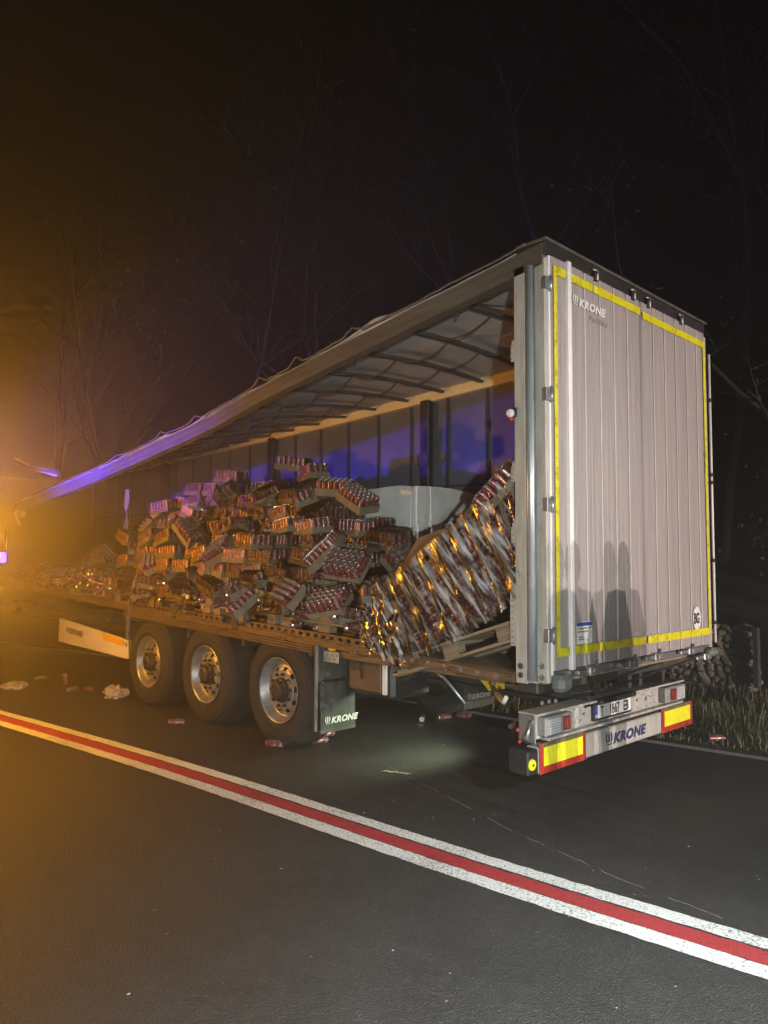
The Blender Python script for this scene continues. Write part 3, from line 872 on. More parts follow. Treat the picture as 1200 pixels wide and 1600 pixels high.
mb = MB(); mb.box((-1.33, 1.19, .85), (-1.22, 1.30, .92), 'black', bev=.01); mb.build('fill_lamp_box', TR)  # made-up body for the added lamp under the floor
# yellow warning label and strut under the floor
mb = MB().poly([(-1.13, .595, .868), (-.80, .595, .845), (-.80, .595, .752), (-.955, .595, .715)], [(3, 2, 1, 0)], 'yellow_sign'); yl = mb.build('warning_label', TR)
for i in range(3): MB().box((-.955 + .045 * i, .590, .765), (-.925 + .045 * i, .5945, .825), ['plate_red', 'letter_faint', 'amber_lens'][i]).build('warning_panel', yl)
MB().tube([(-.84, .5, .76), (-.62, .3, .74), (-.45, .12, .755), (-.40, .08, .80)], [.02, .022, .016, .016], 'white_trim', 8).build('support_strut', TR)
# rear corner: rubber buffer, latches
mb = MB(); mb.box((-.02, .03, .895), (.085, .17, 1.005), 'rubber_block', bev=.03); mb.build('rubber_buffer', TR)
mb = MB(); mb.box((-.02, 2.40, .93), (.075, 2.52, 1.005), 'rubber_block', bev=.025); mb.build('rubber_buffer', TR)
for y, dz in ((.42, 0), (.98, .0), (1.38, .012), (1.98, .01), (2.28, -.06)):
    mb = MB()
    z = 1.000 + dz
    mb.box((.010, y - .13, z - .018), (.045, y + .02, z + .012), 'steel', bev=.006)
    mb.box((.008, y, z - .032), (.055, y + .14, z + .028), 'steel', bev=.008)
    mb.tube([(.058, y + .04, z), (.068, y + .04, z)], .016, 'lamp_grey', 10)
    mb.tube([(.035, y + .12, z - .03), (.035, y + .12, z + .055)], .010, 'steel', 8)
    mb.build('door_latch', TR)
MB().tube([(.02, .2, .87), (.03, .7, .845), (.03, 1.3, .885), (.02, 2.2, .94)], .009, 'black', 6).build('cable', TR)
for y in (.74, .86, 1.42, 1.60, 2.0):
    mb = MB(); mb.box((-.30, y, .56), (-.20, y + .055, .97), 'chassis'); mb.build('bumper_hanger', TR)
mb = MB(); mb.box((-.32, .05, .86), (-.12, 2.45, .955), 'chassis', bev=.01); mb.build('rear_cross_beam', TR)

# underrun bumper with number plate, lamps and reflector boards
bu = empty('underrun_bumper'); bu.parent = TR
BX = -.10
mb = MB(); mb.box((BX - .10, .03, .350), (BX, 2.335, .520), 'white_metal', bev=.008); mb.build('beam', bu)
mb = MB(); mb.box((BX - .12, .0, .570), (BX - .02, 2.17, .728), 'white_metal', bev=.004)
mb.box((BX - .14, -.005, .726), (BX + .015, 2.175, .742), 'white_metal', bev=.003)
mb.box((BX - .06, .10, .556), (BX + .03, 2.12, .576), 'white_metal', bev=.004)
lp = mb.build('light_panel', bu)
mb = MB(); mb.box((BX - .13, -.012, .55), (BX + .002, .0, .735), 'steel', bev=.003); mb.build('panel_end', bu)
hl = []
for i in range(26):
    hl.append((.43 + .26 * random.random() if i < 10 else 1.30 + .40 * random.random(), .59 + .12 * random.random(), .003 + .004 * random.random()))
for y, z, r_ in [(.44, .64, .011), (.62, .66, .011), (1.40, .66, .011), (1.55, .65, .013), (1.66, .69, .008)] + hl:
    if .68 < y < 1.27: continue
    MB().lathe([(r_, 0), (r_, .0012)], 'black', 8, REAR(y, z, BX - .0196), caps=(True, True)).build('bolt_hole', lp)
def rear_lamp(y0, y1, lens_first):
    r_ = empty('rear_lamp'); r_.parent = bu
    MB().box((BX - .02, y0, .592), (BX + .045, y1, .716), 'lamp_grey', bev=.008).build('housing', r_)
    wd = y1 - y0
    ya, yb = (y0 + wd * .62, y0 + wd * .88) if not lens_first else (y0 + wd * .22, y0 + wd * .50)
    ln = MB().box((BX + .0455, ya, .606), (BX + .052, yb, .702), 'lamp_red', bev=.004).build('lens', r_)
    e = emblem(REAR(ya + (yb - ya) * .12, .622, BX + .0523), .07, 'plate_red', ln)
    ya, yb = (y0 + wd * .08, y0 + wd * .52) if not lens_first else (y0 + wd * .56, y0 + wd * .95)
    for i in range(6):
        z = .608 + i * .0165
        MB().box((BX + .0455, ya, z), (BX + .050, yb, z + .009), 'lamp_clear').build('lens_bar', r_)
rear_lamp(.045, .375, False)
rear_lamp(1.765, 2.13, True)
# number plate
npl = empty('number_plate'); npl.parent = bu
MB().box((BX - .020, .715, .592), (BX + .006, 1.265, .720), 'black', bev=.004).build('plate_frame', npl)
MB().box((BX + .006, .765, .610), (BX + .009, 1.250, .703), 'plate_white').build('plate_face', npl)
MB().box((BX + .006, .722, .610), (BX + .009, .764, .703), 'plate_blue').build('country_strip', npl)
text('lettering', 'BG', REAR(.728, .616, BX + .0095), .032, 'letter_white', npl, 0, 0, .75)
text('lettering', 'T', REAR(.805, .620, BX + .0095), .105, 'letter_black', npl, 0, .002, .62)
text('lettering', '1867', REAR(.925, .620, BX + .0095), .105, 'letter_black', npl, 0, .002, .72)
text('lettering', 'EB', REAR(1.135, .620, BX + .0095), .105, 'letter_black', npl, 0, .002, .70)
MB().box((BX - .015, .745, .716), (BX + .05, 1.275, .750), 'black', bev=.008).build('plate_lamp', npl)
logo(REAR(.885, .392, BX + .0015), .078, 'letter_blue', bu, .22, 1.36)
def board(y0, y1):
    b_ = empty('reflector_board'); b_.parent = bu
    MB().box((BX + .001, y0, .346), (BX + .008, y1, .545), 'plate_red', bev=.002).build('red_border', b_)
    MB().box((BX + .0082, y0 + .045, .395), (BX + .010, y1 - .045, .517), 'plate_yellow').build('yellow_field', b_)
    MB().box((BX + .0082, y0 + .03, .519), (BX + .010, y1 - .045, .546), 'yellow_worn').build('worn_strip', b_)
M['yellow_worn'] = mat('worn_olive_board', (.13, .12, .05), .7, var=.4, scale=20)
board(.03, .60); board(1.765, 2.335)
mb = MB(); mb.box((BX - .16, -.09, .355), (BX - .0, .028, .515), 'black', bev=.01); ec = mb.build('end_cap', bu)
mb = MB(); mb.lathe([(.001, .012), (.010, .012)], 'black', 14, REAR(-.048, .425, BX)); mb.lathe([(.010, .012), (.034, .010), (.038, 0)], 'plate_yellow', 18, REAR(-.048, .425, BX)); mb.build('round_reflector', ec)
mb = MB(); mb.tube([(BX - .1, .02, .56), (BX - .02, -.06, .60), (BX - .03, -.02, .70)], [.03, .022, .012], 'steel', 6); mb.build('bent_bracket', bu)
for y, z in ((.10, .80), (.18, .80), (.26, .795)):
    MB().lathe([(.001, .012), (.012, .010), (.016, 0)], 'lamp_grey', 10, REAR(y, z, -.12)).build('air_coupling', TR)
for i, (y, z) in enumerate(((-.03, .64), (-.01, .56))):
    MB().lathe([(.001, .014), (.010, .010), (.014, 0)], 'plate_red', 8, REAR(y - .05, z, BX - .09)).build('side_marker', bu)

# ------------------------------------------------------------------ cargo
def can_profile(): return [(.020, .003), (.026, 0), (.0325, .009), (.0325, .148), (.0265, .161), (.027, .165), (.024, .165), (.0235, .160), (.001, .160)]
CANK = ['can_end', 'can_end', 'can', 'can', 'can_end', 'can_end', 'can_end', 'can_end']
def cans_mesh(nx, ny, n=9, jit=.0):
    mb = MB()
    for i in range(nx):
        for j in range(ny):
            T = Matrix.Translation(((i - (nx - 1) / 2) * .0662, (j - (ny - 1) / 2) * .0662, .003 + jit * random.random()))
            prof = can_profile()
            if n < 9: prof = [(.026, 0), (.0325, .009), (.0325, .148), (.026, .163), (.001, .160)]
            ks = CANK if n >= 9 else ['can_end', 'can', 'can_end', 'can_end']
            mb.lathe(prof, ks, n, T)
    return mb.mesh('cans')
def card_mesh(h=.062, flap=0.0):
    mb = MB(); X, Y = .203, .1365
    mb.box((-X, -Y, -.001), (X, Y, .002), 'cardboard')
    for s in (-1, 1):
        mb.box((-X, s * Y, .002), (X, s * (Y + .003), h), 'cardboard')
        mb.box((s * X, -Y, .002), (s * (X + .003), Y, h + .004), 'cardboard')
    return mb.mesh('cardboard_tray')
def wrap_mesh(seed):
    mb = MB(); X, Y, Z = .207, .1405, .171
    def side(ax, s):
        def fn(a, b):
            a_, b_ = a * 2 - 1, b * 2 - 1
            if ax == 'x': p = Vector((s * X, a_ * Y, (b_ + 1) / 2 * Z))
            elif ax == 'y': p = Vector((a_ * X, s * Y, (b_ + 1) / 2 * Z))
            else: p = Vector((a_ * X, b_ * Y, Z))
            q = noise.noise_vector(p * 22 + Vector((seed * 5.1, 0, 0))) * .006
            return p + q
        return fn
    for ax, s in (('x', 1), ('x', -1), ('y', 1), ('y', -1), ('z', 1)):
        mb.grid(side(ax, s), 8, 6, 'film')
    return mb.mesh('shrink_film')
CANS = [cans_mesh(6, 4, 9, .0), cans_mesh(6, 4, 9, .006)]
CARDS = [card_mesh(.062), card_mesh(.085)]
WRAPS = [wrap_mesh(i) for i in range(4)]
def nth(i):
    w_ = ['first', 'second', 'third', 'fourth', 'fifth', 'sixth', 'seventh', 'eighth', 'ninth', 'tenth', 'eleventh', 'twelfth', 'thirteenth', 'fourteenth', 'fifteenth', 'sixteenth', 'seventeenth', 'eighteenth', 'nineteenth']
    if i < 19: return w_[i]
    return {2: 'twenty', 3: 'thirty', 4: 'forty'}[(i + 1) // 10] + ('-' + w_[(i + 1) % 10 - 1] if (i + 1) % 10 else 'th').replace('yth', 'ieth')
ORD = ['bottom', 'second', 'third', 'fourth', 'fifth', 'sixth', 'seventh', 'eighth', 'ninth', 'tenth', 'eleventh', 'twelfth', 'thirteenth', 'fourteenth', 'fifteenth']
TS = .89
def tray(loc, rot, label, group='can trays on the trailer floor', wrapped=True, card=0):
    r_ = empty('can_tray', loc, rot); r_.scale = (TS, TS, TS)
    tag(r_, label, 'tray', group)
    put('cardboard_tray', CARDS[card], r_)
    c = put('cans', random.choice(CANS), r_); c['kind'] = 'stuff'
    if wrapped: put('shrink_film', random.choice(WRAPS), r_)
    return r_
def zf(x): return zr(x, .133)
TOP = [(-1.5, 1.50), (-1.9, 1.66), (-2.4, 1.95), (-3.0, 2.26), (-3.4, 2.54), (-4.4, 2.70), (-5.4, 2.74), (-6.1, 2.70), (-6.5, 2.56), (-6.75, 2.44), (-7.0, 1.9)]
ncol = 14
for c in range(ncol):
    x = -1.98 - .366 * c
    ztop = lerp(TOP, x)
    z0 = zf(x) + .152
    nl = int((ztop - z0) / .155 + .5)
    edge = max(0, (c - 10) / 6) + (.8 if c == 0 else .25 if c == 1 else 0)
    # layers standing in each row: front rows have slid off lower
    H_ = [max(2, int(nl * .50 + random.choice((-1, 0, 0, 1)))), max(3, int(nl * .76 + random.choice((-1, 0, 1)))), nl - random.choice((0, 1)), nl]
    for row in range(4):
        lo = 0 if row == 0 else max(0, min(H_[:row]) - 2)
        for l in range(lo, H_[row]):
            jt = .055 + .22 * edge + (.07 if l >= H_[row] - 1 else 0) + .012 * l
            yy = .185 + .252 * row + random.uniform(-.03, .03) - (.03 * l if row == 0 else 0) * random.random()
            yaw = random.gauss(0, .085 + .15 * edge)
            if random.random() < .06 + .2 * edge: yaw += random.choice((-1, 1)) * random.uniform(.3, .8)
            rx = random.gauss(.02, jt * .55); ry = random.gauss(0, jt * .7)
            xx = x + random.uniform(-.04, .04) + (l % 2) * .10 - .05
            nm = ORD[c].replace('bottom', 'first')
            tray((xx, yy, z0 + l * .155 + random.uniform(0, .008)), (rx, ry, yaw),
                 f'shrink-wrapped can tray, {ORD[l]} layer up, {ORD[row].replace("bottom", "first")} row in, {nm} column from the white load',
                 wrapped=random.random() < .72)
# trays that have slid, tipped or been thrown about
hero = [((-4.13, .10, 1.80), (.75, -.42, .25), 'pale can tray tipped up to the right in mid-heap', False, 1),
        ((-2.50, .55, 2.27), (.20, .50, .05), 'can tray hanging steeply over the corner of the white load', False, 1),
        ((-2.35, .10, 1.78), (.55, -.62, .2), 'brown can tray standing on its corner above the rear wheel', False, 1),
        ((-2.05, .06, 1.66), (.85, .12, .30), 'open can tray tilted forward, showing rows of can lids', False, 0),
        ((-2.22, .02, 1.33), (.62, -.16, .28), 'open can tray sliding off the floor edge, can tops toward the viewer', False, 0),
        ((-2.80, .05, 1.40), (.95, .10, -.30), 'crushed can tray with two pale lids facing out near floor', False, 1),
        ((-1.86, .38, 1.86), (.15, .12, -.05), 'can tray resting on the heap beside the white load', True, 0),
        ((-1.72, .38, 1.66), (.45, .75, .2), 'can tray wedged on end against the leaning stack', False, 1),
        ((-3.40, .08, 1.52), (.45, .05, -.15), 'dark can tray pushed out over the middle of the floor', True, 1),
        ((-4.75, .06, 1.44), (.6, -.1, .2), 'can tray slumped at the floor edge above the middle wheel', True, 0),
        ((-5.65, .10, 1.68), (.5, .55, -.5), 'can tray on edge near the cab end of the heap', False, 1),
        ((-5.0, .16, 2.02), (.35, .8, .3), 'golden-lit can tray standing nearly upright in the upper heap', False, 1),
        ((-6.2, .5, 2.36), (.1, -.10, .2), 'can tray alone on the peak at the cab end', True, 0),
        ((-5.2, .85, 2.70), (.05, .08, .3), 'can tray at the very top above the middle wheel', True, 0),
        ((-3.55, .85, 2.62), (.1, -.05, -.3), 'can tray crowning the heap below the curtain post', True, 0),
        ((-3.85, .80, 2.74), (.05, .12, .5), 'topmost can tray of the whole heap', True, 0),
        ((-3.0, .70, 2.42), (.3, .1, .6), 'twisted can tray on the shoulder of the heap', False, 1),
        ((-.46, .16, 2.23), (.5, -.75, .15), 'burst can tray jammed behind the corner post', False, 0)]
for loc, rot, lab, wr, cd in hero: tray(loc, rot, lab, 'tipped can trays', wr, cd)
# trays thrown loose over the front slope of the heap
SL = random.Random(11)
for i in range(30):
    x = -1.9 - 5.2 * (i + SL.random()) / 30
    t = SL.random()
    zz = zf(x) + .18 + t * (lerp(TOP, x) - zf(x) - .35); yy = .06 + .62 * t ** 1.2
    wh = 'cab end' if x < -5.9 else 'front wheel' if x < -4.95 else 'middle wheel' if x < -3.7 else 'rear wheel' if x < -2.6 else 'tool box'
    hg = 'low' if t < .33 else 'halfway' if t < .66 else 'high'
    tray((x, yy, zz), (SL.gauss(.45, .3), SL.gauss(0, .4), SL.gauss(0, .7)), f'loose can tray {hg} on the heap slope over the {wh}, {nth(i)} from the rear', 'loose can trays on the heap slope', SL.random() < .6, SL.choice((0, 0, 1)))
# scattered trays on the floor further forward
for i, x in enumerate(sorted([-7.05 - 3.4 * random.random() ** 1.1 for _ in range(38)], reverse=True)):
    y = random.uniform(.15, 1.6)
    lay = random.choice((0, 0, 1, 2)) if x > -8.6 else random.choice((0, 0, 1))
    tray((x, y, zf(x) + .03 + lay * .17), (random.gauss(0, .3), random.gauss(0, .3), random.uniform(-1.5, 1.5)),
         f'scattered can tray on the dark floor toward the cab, {nth(i)} from the heap', 'scattered trays toward the cab', random.random() < .5)
for loc, rot, lab in (((-8.2, .55, 1.74), (.5, .6, .3), 'can tray perched high on the scattered pile toward the cab'),
                      ((-8.35, .5, 1.58), (.2, -.3, .8), 'can tray under the perched one toward the cab'),
                      ((-8.1, .6, 1.40), (.1, .2, .2), 'can tray at the foot of the perched pile toward the cab')):
    tray(loc, rot, lab, 'scattered trays toward the cab', False, 1)

# single cans that burst out of their trays fill the gaps
mb = MB(); CR = random.Random(5)
LOWC = [(.026, 0), (.0325, .01), (.0325, .15), (.026, .165), (.001, .160)]
for i in range(2300):
    x = -1.75 - 5.7 * CR.random()
    t = CR.random()
    if i > 1900: x = -7.0 - 3.4 * CR.random(); t = CR.random() * .22
    zz = zf(x) + .17 + t * (max(lerp(TOP, x), zf(x) + .5) - zf(x) - .28); yy = .10 + .95 * t ** 1.1 + CR.uniform(-.04, .10)
    E_ = Euler((CR.uniform(0, 6.28), CR.uniform(0, 6.28), CR.uniform(0, 6.28))).to_matrix().to_4x4()
    mb.lathe(LOWC, ['can_end', 'can', 'can_end', 'can_end'], 7, Matrix.Translation((x, yy, zz)) @ E_)
tag(mb.build('spilled_cans'), 'mass of loose red cans filling the gaps between the heaped trays', 'cans', kind='stuff')
# pallets under the heap
def pallet_parts():
    mb = MB(); mb.box((-.6, -.072, -.011), (.6, .072, .011), 'wood', bev=.002); brd = mb.mesh('board')
    mb = MB(); mb.box((-.072, -.4, -.011), (.072, .4, .011), 'wood', bev=.002); crs = mb.mesh('cross_board')
    mb = MB(); mb.box((-.072, -.05, -.039), (.072, .05, .039), 'wood', bev=.003); blk = mb.mesh('block')
    return brd, crs, blk
PB = pallet_parts()
def pallet(loc, rot, label, skip=()):
    r_ = empty('wooden_pallet', loc, rot)
    tag(r_, label, 'pallet', 'wooden pallets')
    for i, y in enumerate((-.328, -.164, 0, .164, .328)):
        if i not in skip: put('board', PB[0], r_, Matrix.Translation((0, y, .133)))
    for x in (-.528, 0, .528):
        put('cross_board', PB[1], r_, Matrix.Translation((x, 0, .111)))
        for y in (-.35, 0, .35): put('block', PB[2], r_, Matrix.Translation((x, y, .061)))
    for y in (-.35, 0, .35): put('board', PB[0], r_, Matrix.Translation((0, y, .011)))
    return r_
for i, (x, y, yaw, lab) in enumerate(((-2.42, .47, .05, 'wooden pallet under the heap nearest the leaning stack'), (-3.72, .49, -.03, 'wooden pallet under the heap above the rear wheel'),
                                      (-4.98, .48, .02, 'wooden pallet under the heap above the middle wheel'), (-6.22, .50, -.04, 'wooden pallet under the heap above the front wheel'),
                                      (-2.45, 1.80, .0, 'wooden pallet carrying the white wrapped load'), (-7.8, .6, .25, 'skewed wooden pallet on the floor toward the cab'))):
    pallet((x, y, zf(x)), (0, -math.atan(RISE) * 1.0 if False else math.atan(-RISE), yaw), lab)

# the leaning stack: can layers fanned over, wrapped in stretch film
LS = empty('leaning_can_stack', (-.9, .06, 1.2))
tag(LS, 'toppled pallet load of can layers in torn stretch film by corner post', 'pallet load')
LS_INV = Matrix.Translation((.9, -.06, -1.2))
TC = [(-1.648, 1.54), (-1.319, 1.70), (-.982, 1.897), (-.70, 2.103), (-.42, 2.289), (-.22, 2.44)]
BC = [(-1.40, 1.01), (-.999, 1.145), (-.63, 1.345), (-.36, 1.511), (-.17, 1.68), (-.13, 1.88)]
def curve(P, s):
    s = max(-.25, s * (len(P) - 1)); i = min(len(P) - 2, max(0, int(s))); t = s - i
    return Vector((P[i][0] + (P[i + 1][0] - P[i][0]) * t, 0, P[i][1] + (P[i + 1][1] - P[i][1]) * t))
layer_cans = cans_mesh(9, 4, 9, .012)
mb = MB(); mb.box((-.315, -.16, -.004), (.315, .16, .002), 'cardboard')
mb.box((-.315, -.163, .0), (.315, -.16, .035), 'cardboard'); layer_card = mb.mesh('layer_card')
NLAY = 9
for k in range(NLAY):
    s = (k + .35) / (NLAY + .8)
    a, b = curve(TC, s), curve(BC, s)
    d = (b - a).normalized(); nrm = Vector((-d.z, 0, d.x))
    if nrm.x < 0: nrm = -nrm
    # columns: X along the layer, Z across its thickness, Y into the trailer
    yv = nrm.cross(d)
    m = Matrix((d, yv, nrm)).transposed().to_4x4()
    if yv.y < 0: m = Matrix((-d, -yv, nrm)).transposed().to_4x4()
    m.translation = a + d * (.31 + random.uniform(-.02, .02)) + Vector((0, .225 + .012 * nz(k * 3.3), 0))
    lay = empty('can_layer'); lay.parent = LS; lay.matrix_local = LS_INV @ m
    put('layer_card', layer_card, lay)
    c = put('cans', layer_cans, lay); c['kind'] = 'stuff'
def film_fn(a, b):
    s = -.05 + .90 * a
    p, q = curve(TC, s), curve(BC, s)
    t = -.05 + 1.14 * b
    v = p.lerp(q, t)
    rip = .018 * math.sin(s * 60 + 3 * nz(s * 6, t * 2)) * (.5 + nz(s * 7, t * 3)) + .012 * nz(s * 25, t * 6)
    saw = (s * 10.7 + .25 * nz(s * 3, t * 1.3)) % 1.0
    v += Vector((0, .005 + (.05 + .04 * nz(s * 8, 3)) * saw * (1 - .6 * max(0, (saw - .85) / .15)) * (.6 + .8 * abs(nz(s * 5, t * 2))) + rip * .25 - .05 * max(0, t - .85), -.04 * max(0, t - .9) * 4))
    return LS_INV @ v
MB().grid(film_fn, 200, 36, 'stretch').build('stretch_film', LS)
def film2_fn(a, b):
    v = Vector(film_fn(a * .93 + .03, b * .9 + .02))
    return v + Vector((0, -.010 + .008 * nz(a * 17, b * 5, 4), 0))
MB().grid(film2_fn, 110, 34, 'stretch').build('stretch_film', LS)
# torn film trailing over the floor edge
def tail_fn(a, b):
    top = Vector((-1.86 + .42 * a, .03, 1.36 + .13 * a)); bot = Vector((-1.70 + .50 * a, -.075, 1.05 - .13 * a + .07 * nz(a * 9)))
    v = top.lerp(bot, b)
    v.y += .05 * nz(a * 6, b * 2.5) + .02 * nz(a * 19, b * 6) - .03
    return LS_INV @ v
MB().grid(tail_fn, 50, 30, 'stretch').build('torn_film', LS)
for i, (a, b, r_) in enumerate((((-1.62, -.06, 1.47), (-1.40, -.07, 1.02), .016), ((-1.86, -.03, 1.36), (-1.64, -.05, 1.04), .012), ((-1.45, -.05, 1.2), (-1.25, -.06, .965), .015))):
    pts = [LS_INV @ (Vector(a).lerp(Vector(b), t / 12) + Vector((.02 * nz(t * .6, i), .015 * nz(t * .5, i, 3), 0))) for t in range(13)]
    MB().tube(pts, [r_ * (.5 + .8 * abs(nz(t * .8, i * 3))) for t in range(13)], 'stretch', 6).build('film_rope', LS)
def brown_fn(a, b):
    s = -.03 + .86 * a
    p, q = curve(TC, s), curve(BC, s)
    up = (p - q).normalized()
    v = p + up * (b * (.17 + .06 * math.sin(a * 5) ** 2 + .06 * nz(a * 5, 2)) - .02) + Vector((0, .06 + .20 * b + .04 * nz(a * 6, b * 3), .02 * nz(a * 9, b)))
    return LS_INV @ v
MB().grid(brown_fn, 60, 8, 'card_brown').build('cardboard_sheet', LS)
for a in (.02, .20, .42):
    p = curve(TC, a); q = curve(BC, a)
    MB().tube([LS_INV @ (p.lerp(q, t / 8) + Vector((.015 * nz(t, a * 9), .03, 0))) for t in range(5)], .008, 'card_brown', 5).build('card_edge', LS)
MB().poly([LS_INV @ Vector(v) for v in ((-1.60, .03, 1.38), (-1.44, .03, 1.45), (-1.36, .03, 1.22), (-1.50, .03, 1.14))], [(0, 3, 2, 1)], 'card_brown').build('cardboard_corner', LS)
# pallet it slid from, tilted up toward the rear
tp = pallet((-.885, .47, 1.01), (0, -math.atan2(1.269 - .901, 1.125), 0), 'tilted wooden pallet with splintered end under the toppled load')
mb = MB(); mb.poly([(-.62, -.40, .01), (-.55, -.40, .0), (-.52, -.41, .025), (-.66, -.40, .03), (-.62, -.36, .0), (-.5, -.36, .02)], [(0, 1, 2, 3), (0, 4, 5, 1), (3, 2, 5, 4)], 'wood_raw'); mb.build('splinter', tp)
mb = MB(); mb.box((-.60, -.401, -.001), (-.10, -.36, .0), 'wood_raw'); mb.build('raw_edge', tp)

# white wrapped load
def white_fn_factory(face):
    x0, x1, y0, y1, z0, z1 = -3.66, -2.47, 1.28, 2.38, 1.32, 2.545
    def fn(a, b):
        if face == 'near': p = Vector((x0 + (x1 - x0) * a, y0, z0 + (z1 - z0) * b))
        elif face == 'rear': p = Vector((x1, y0 + (y1 - y0) * a, z0 + (z1 - z0) * b))
        elif face == 'top': p = Vector((x0 + (x1 - x0) * a, y0 + (y1 - y0) * b, z1))
        elif face == 'far': p = Vector((x1 + (x0 - x1) * a, y1, z0 + (z1 - z0) * b))
        else: p = Vector((x0, y1 + (y0 - y1) * a, z0 + (z1 - z0) * b))
        n_ = noise.noise_vector(p * 2.3) * .03 + noise.noise_vector(p * 7) * .010
        c = Vector(((x0 + x1) / 2, (y0 + y1) / 2, (z0 + z1) / 2)); d = p - c
        f = 1 - .035 * (abs(d.x) / .6) ** 6 * (abs(d.y) / .55) ** 6 - .03 * (abs(d.z) / .61) ** 8
        for zb in (1.74, 2.14): n_ -= Vector((d.x, d.y, 0)).normalized() * .022 * math.exp(-((p.z - zb) / .03) ** 2)
        return c + d * f + n_
    return fn
WL = empty('white_wrapped_load', (-3.06, 1.83, 1.3))
tag(WL, 'white plastic-wrapped cube of goods behind the can heap', 'pallet load')
mb = MB()
for f in ('near', 'rear', 'top', 'far', 'front'): mb.grid(white_fn_factory(f), 30, 30, 'white_wrap')
o = mb.build('wrapping', WL); o.data.transform(Matrix.Translation((3.06, -1.83, -1.3)))
mb = MB()
c0 = white_fn_factory('near')
mb.tube([c0(1, t / 14) + Vector((.004, -.004, 0)) for t in range(15)], .012, 'white_wrap', 6)
o = mb.build('wrap_edge', WL); o.data.transform(Matrix.Translation((3.06, -1.83, -1.3)))

# sheet hanging in the front bay
def hang_fn(a, b): return (-7.68 + .10 * a + .04 * nz(b * 4, 2), .6 + .06 * math.sin(a * 3) + .05 * nz(a * 3, b * 3), 2.05 + .72 * b - .1 * a * (1 - b))
tag(MB().grid(hang_fn, 8, 16, 'card_brown').build('hanging_card', None), 'torn brown card hanging in the dark bay toward the cab', 'card')

# clear film rags lying on the heap
for i, (x, y, z, sx, sz) in enumerate(((-5.9, .02, 1.55, .9, .75), (-4.9, .0, 1.45, .7, .55), (-6.5, .05, 1.75, .6, .9), (-3.2, .0, 1.38, .5, .35), (-4.4, .15, 2.25, .8, .5))):
    def rag(a, b, i=i, x=x, y=y, z=z, sx=sx, sz=sz):
        return (x + sx * (a - .5) * (1 + .3 * nz(b * 3, i)), y + .06 * nz(a * 6, b * 6, i) + .03 * nz(a * 15, b * 15, i) + (.22 * (b - .3)), z + sz * (b - .5) + .12 * nz(a * 3, i * 3.1))
    tag(MB().grid(rag, 26, 22, 'film').build('film_rag'), ['crumpled clear film over the heap above the front wheel', 'crumpled clear film over the heap left of the rear wheel', 'clear film draped over the cab end of the heap',
         'scrap of clear film at the floor edge above the rear wheel', 'clear film lying across the upper heap'][i], 'film', 'loose clear film on the heap')

# ------------------------------------------------------------------ things on the road
CAN1 = MB().lathe(can_profile(), CANK, 18).mesh('can_body')
def can(loc, rot, label):
    o = tag(put('drink_can', CAN1), label, 'can', 'spilled drink cans')
    o.location = loc; o.rotation_euler = rot
    return o
H2 = PI / 2
rr = .0325 + .007
can((-3.06, -.06, rr), (H2, 0, 2.15), 'red can lying at the foot of the rear tyre, lid outward')
can((-2.86, .31, rr), (H2, 0, 2.75), 'red can lying under the mud flap')
can((-2.82, .37, rr + .058), (H2, 0, 2.85), 'red can resting on the can under the mud flap')
can((-7.74, -.15, .008), (0, 0, 0), 'red can standing upright on the road near the side guard')
can((-4.49, -.30, rr), (H2, 0, 2.6), 'crushed pale can lying beyond the white line below the middle wheel')
can((-2.75, 1.98, rr), (H2, 0, 2.9), 'red can on the road behind the far wheels, farther from the edge line')
can((-2.71, 2.25, rr), (H2, 0, 2.0), 'red can by the road edge line behind the far wheels')
can((-2.9, 1.90, rr), (H2, 0, .7), 'red can partly hidden by the far wheel')
can((-.30, 3.14, .06), (H2, 0, 2.5), 'red can lying in the grass beyond the road edge line')
can((-2.02, 2.36, rr), (H2, 0, .5), 'red can on the edge line seen left of the bumper')
can((-7.25, -.17, rr), (H2, 0, .4), 'pale can lying beside the upright can')
can((-7.1, -.12, rr), (H2, 0, 1.9), 'silver can end glinting near the upright can')
def crumple(name, loc, s, k, label, cat, n=12, flat=.35):
    mb = MB()
    def fn(a, b):
        t = a * 2 * PI; p = (b - .5) * PI
        v = Vector((math.cos(t) * math.cos(p), math.sin(t) * math.cos(p), math.sin(p)))
        q = 1 + .55 * nz(v.x * 2.1 + loc[0], v.y * 2.1, v.z * 2.1) + .25 * nz(v.x * 6, v.y * 6 + loc[1], v.z * 6)
        return Vector((v.x * s[0] * q, v.y * s[1] * q, max(0, (v.z * q + .5)) * s[2]))
    mb.grid(fn, n * 2, n, k, False)
    o = tag(mb.build(name), label, cat); o.location = loc
    return o
crumple('plastic_bag', (-6.40, -.03, .006), (.17, .13, .10), 'litter', 'crumpled plastic bag on the road by the front wheel', 'bag')
crumple('flattened_wrapper', (-8.0, -.73, .006), (.22, .16, .05), 'litter', 'flattened wrapper on the road at the left edge', 'wrapper')
crumple('card_scrap', (-8.5, -.20, .006), (.12, .09, .03), 'card_brown', 'flat card scrap on the road left of the upright can', 'scrap')
mb = MB(); mb.grid(lambda a, b: (-1.74 + .22 * a + .02 * nz(b * 4), .16 + .05 * b + .10 * a, .010 + .012 * abs(nz(a * 7, b * 5))), 14, 4, 'litter'); tag(mb.build('film_strip'), 'flat clear strip lying on the dark road below the tool box', 'strip')
crumple('yellow_leaf', (1.62, -2.02, .007), (.030, .016, .006), 'wood_raw', 'single yellow leaf on the near asphalt', 'leaf', 6)
SCR = [(-1.83, .322), (-1.0, .10), (-.192, -.142), (.30, -.23), (.615, -.297), (1.222, -.345)]
mb = MB(); pr = None
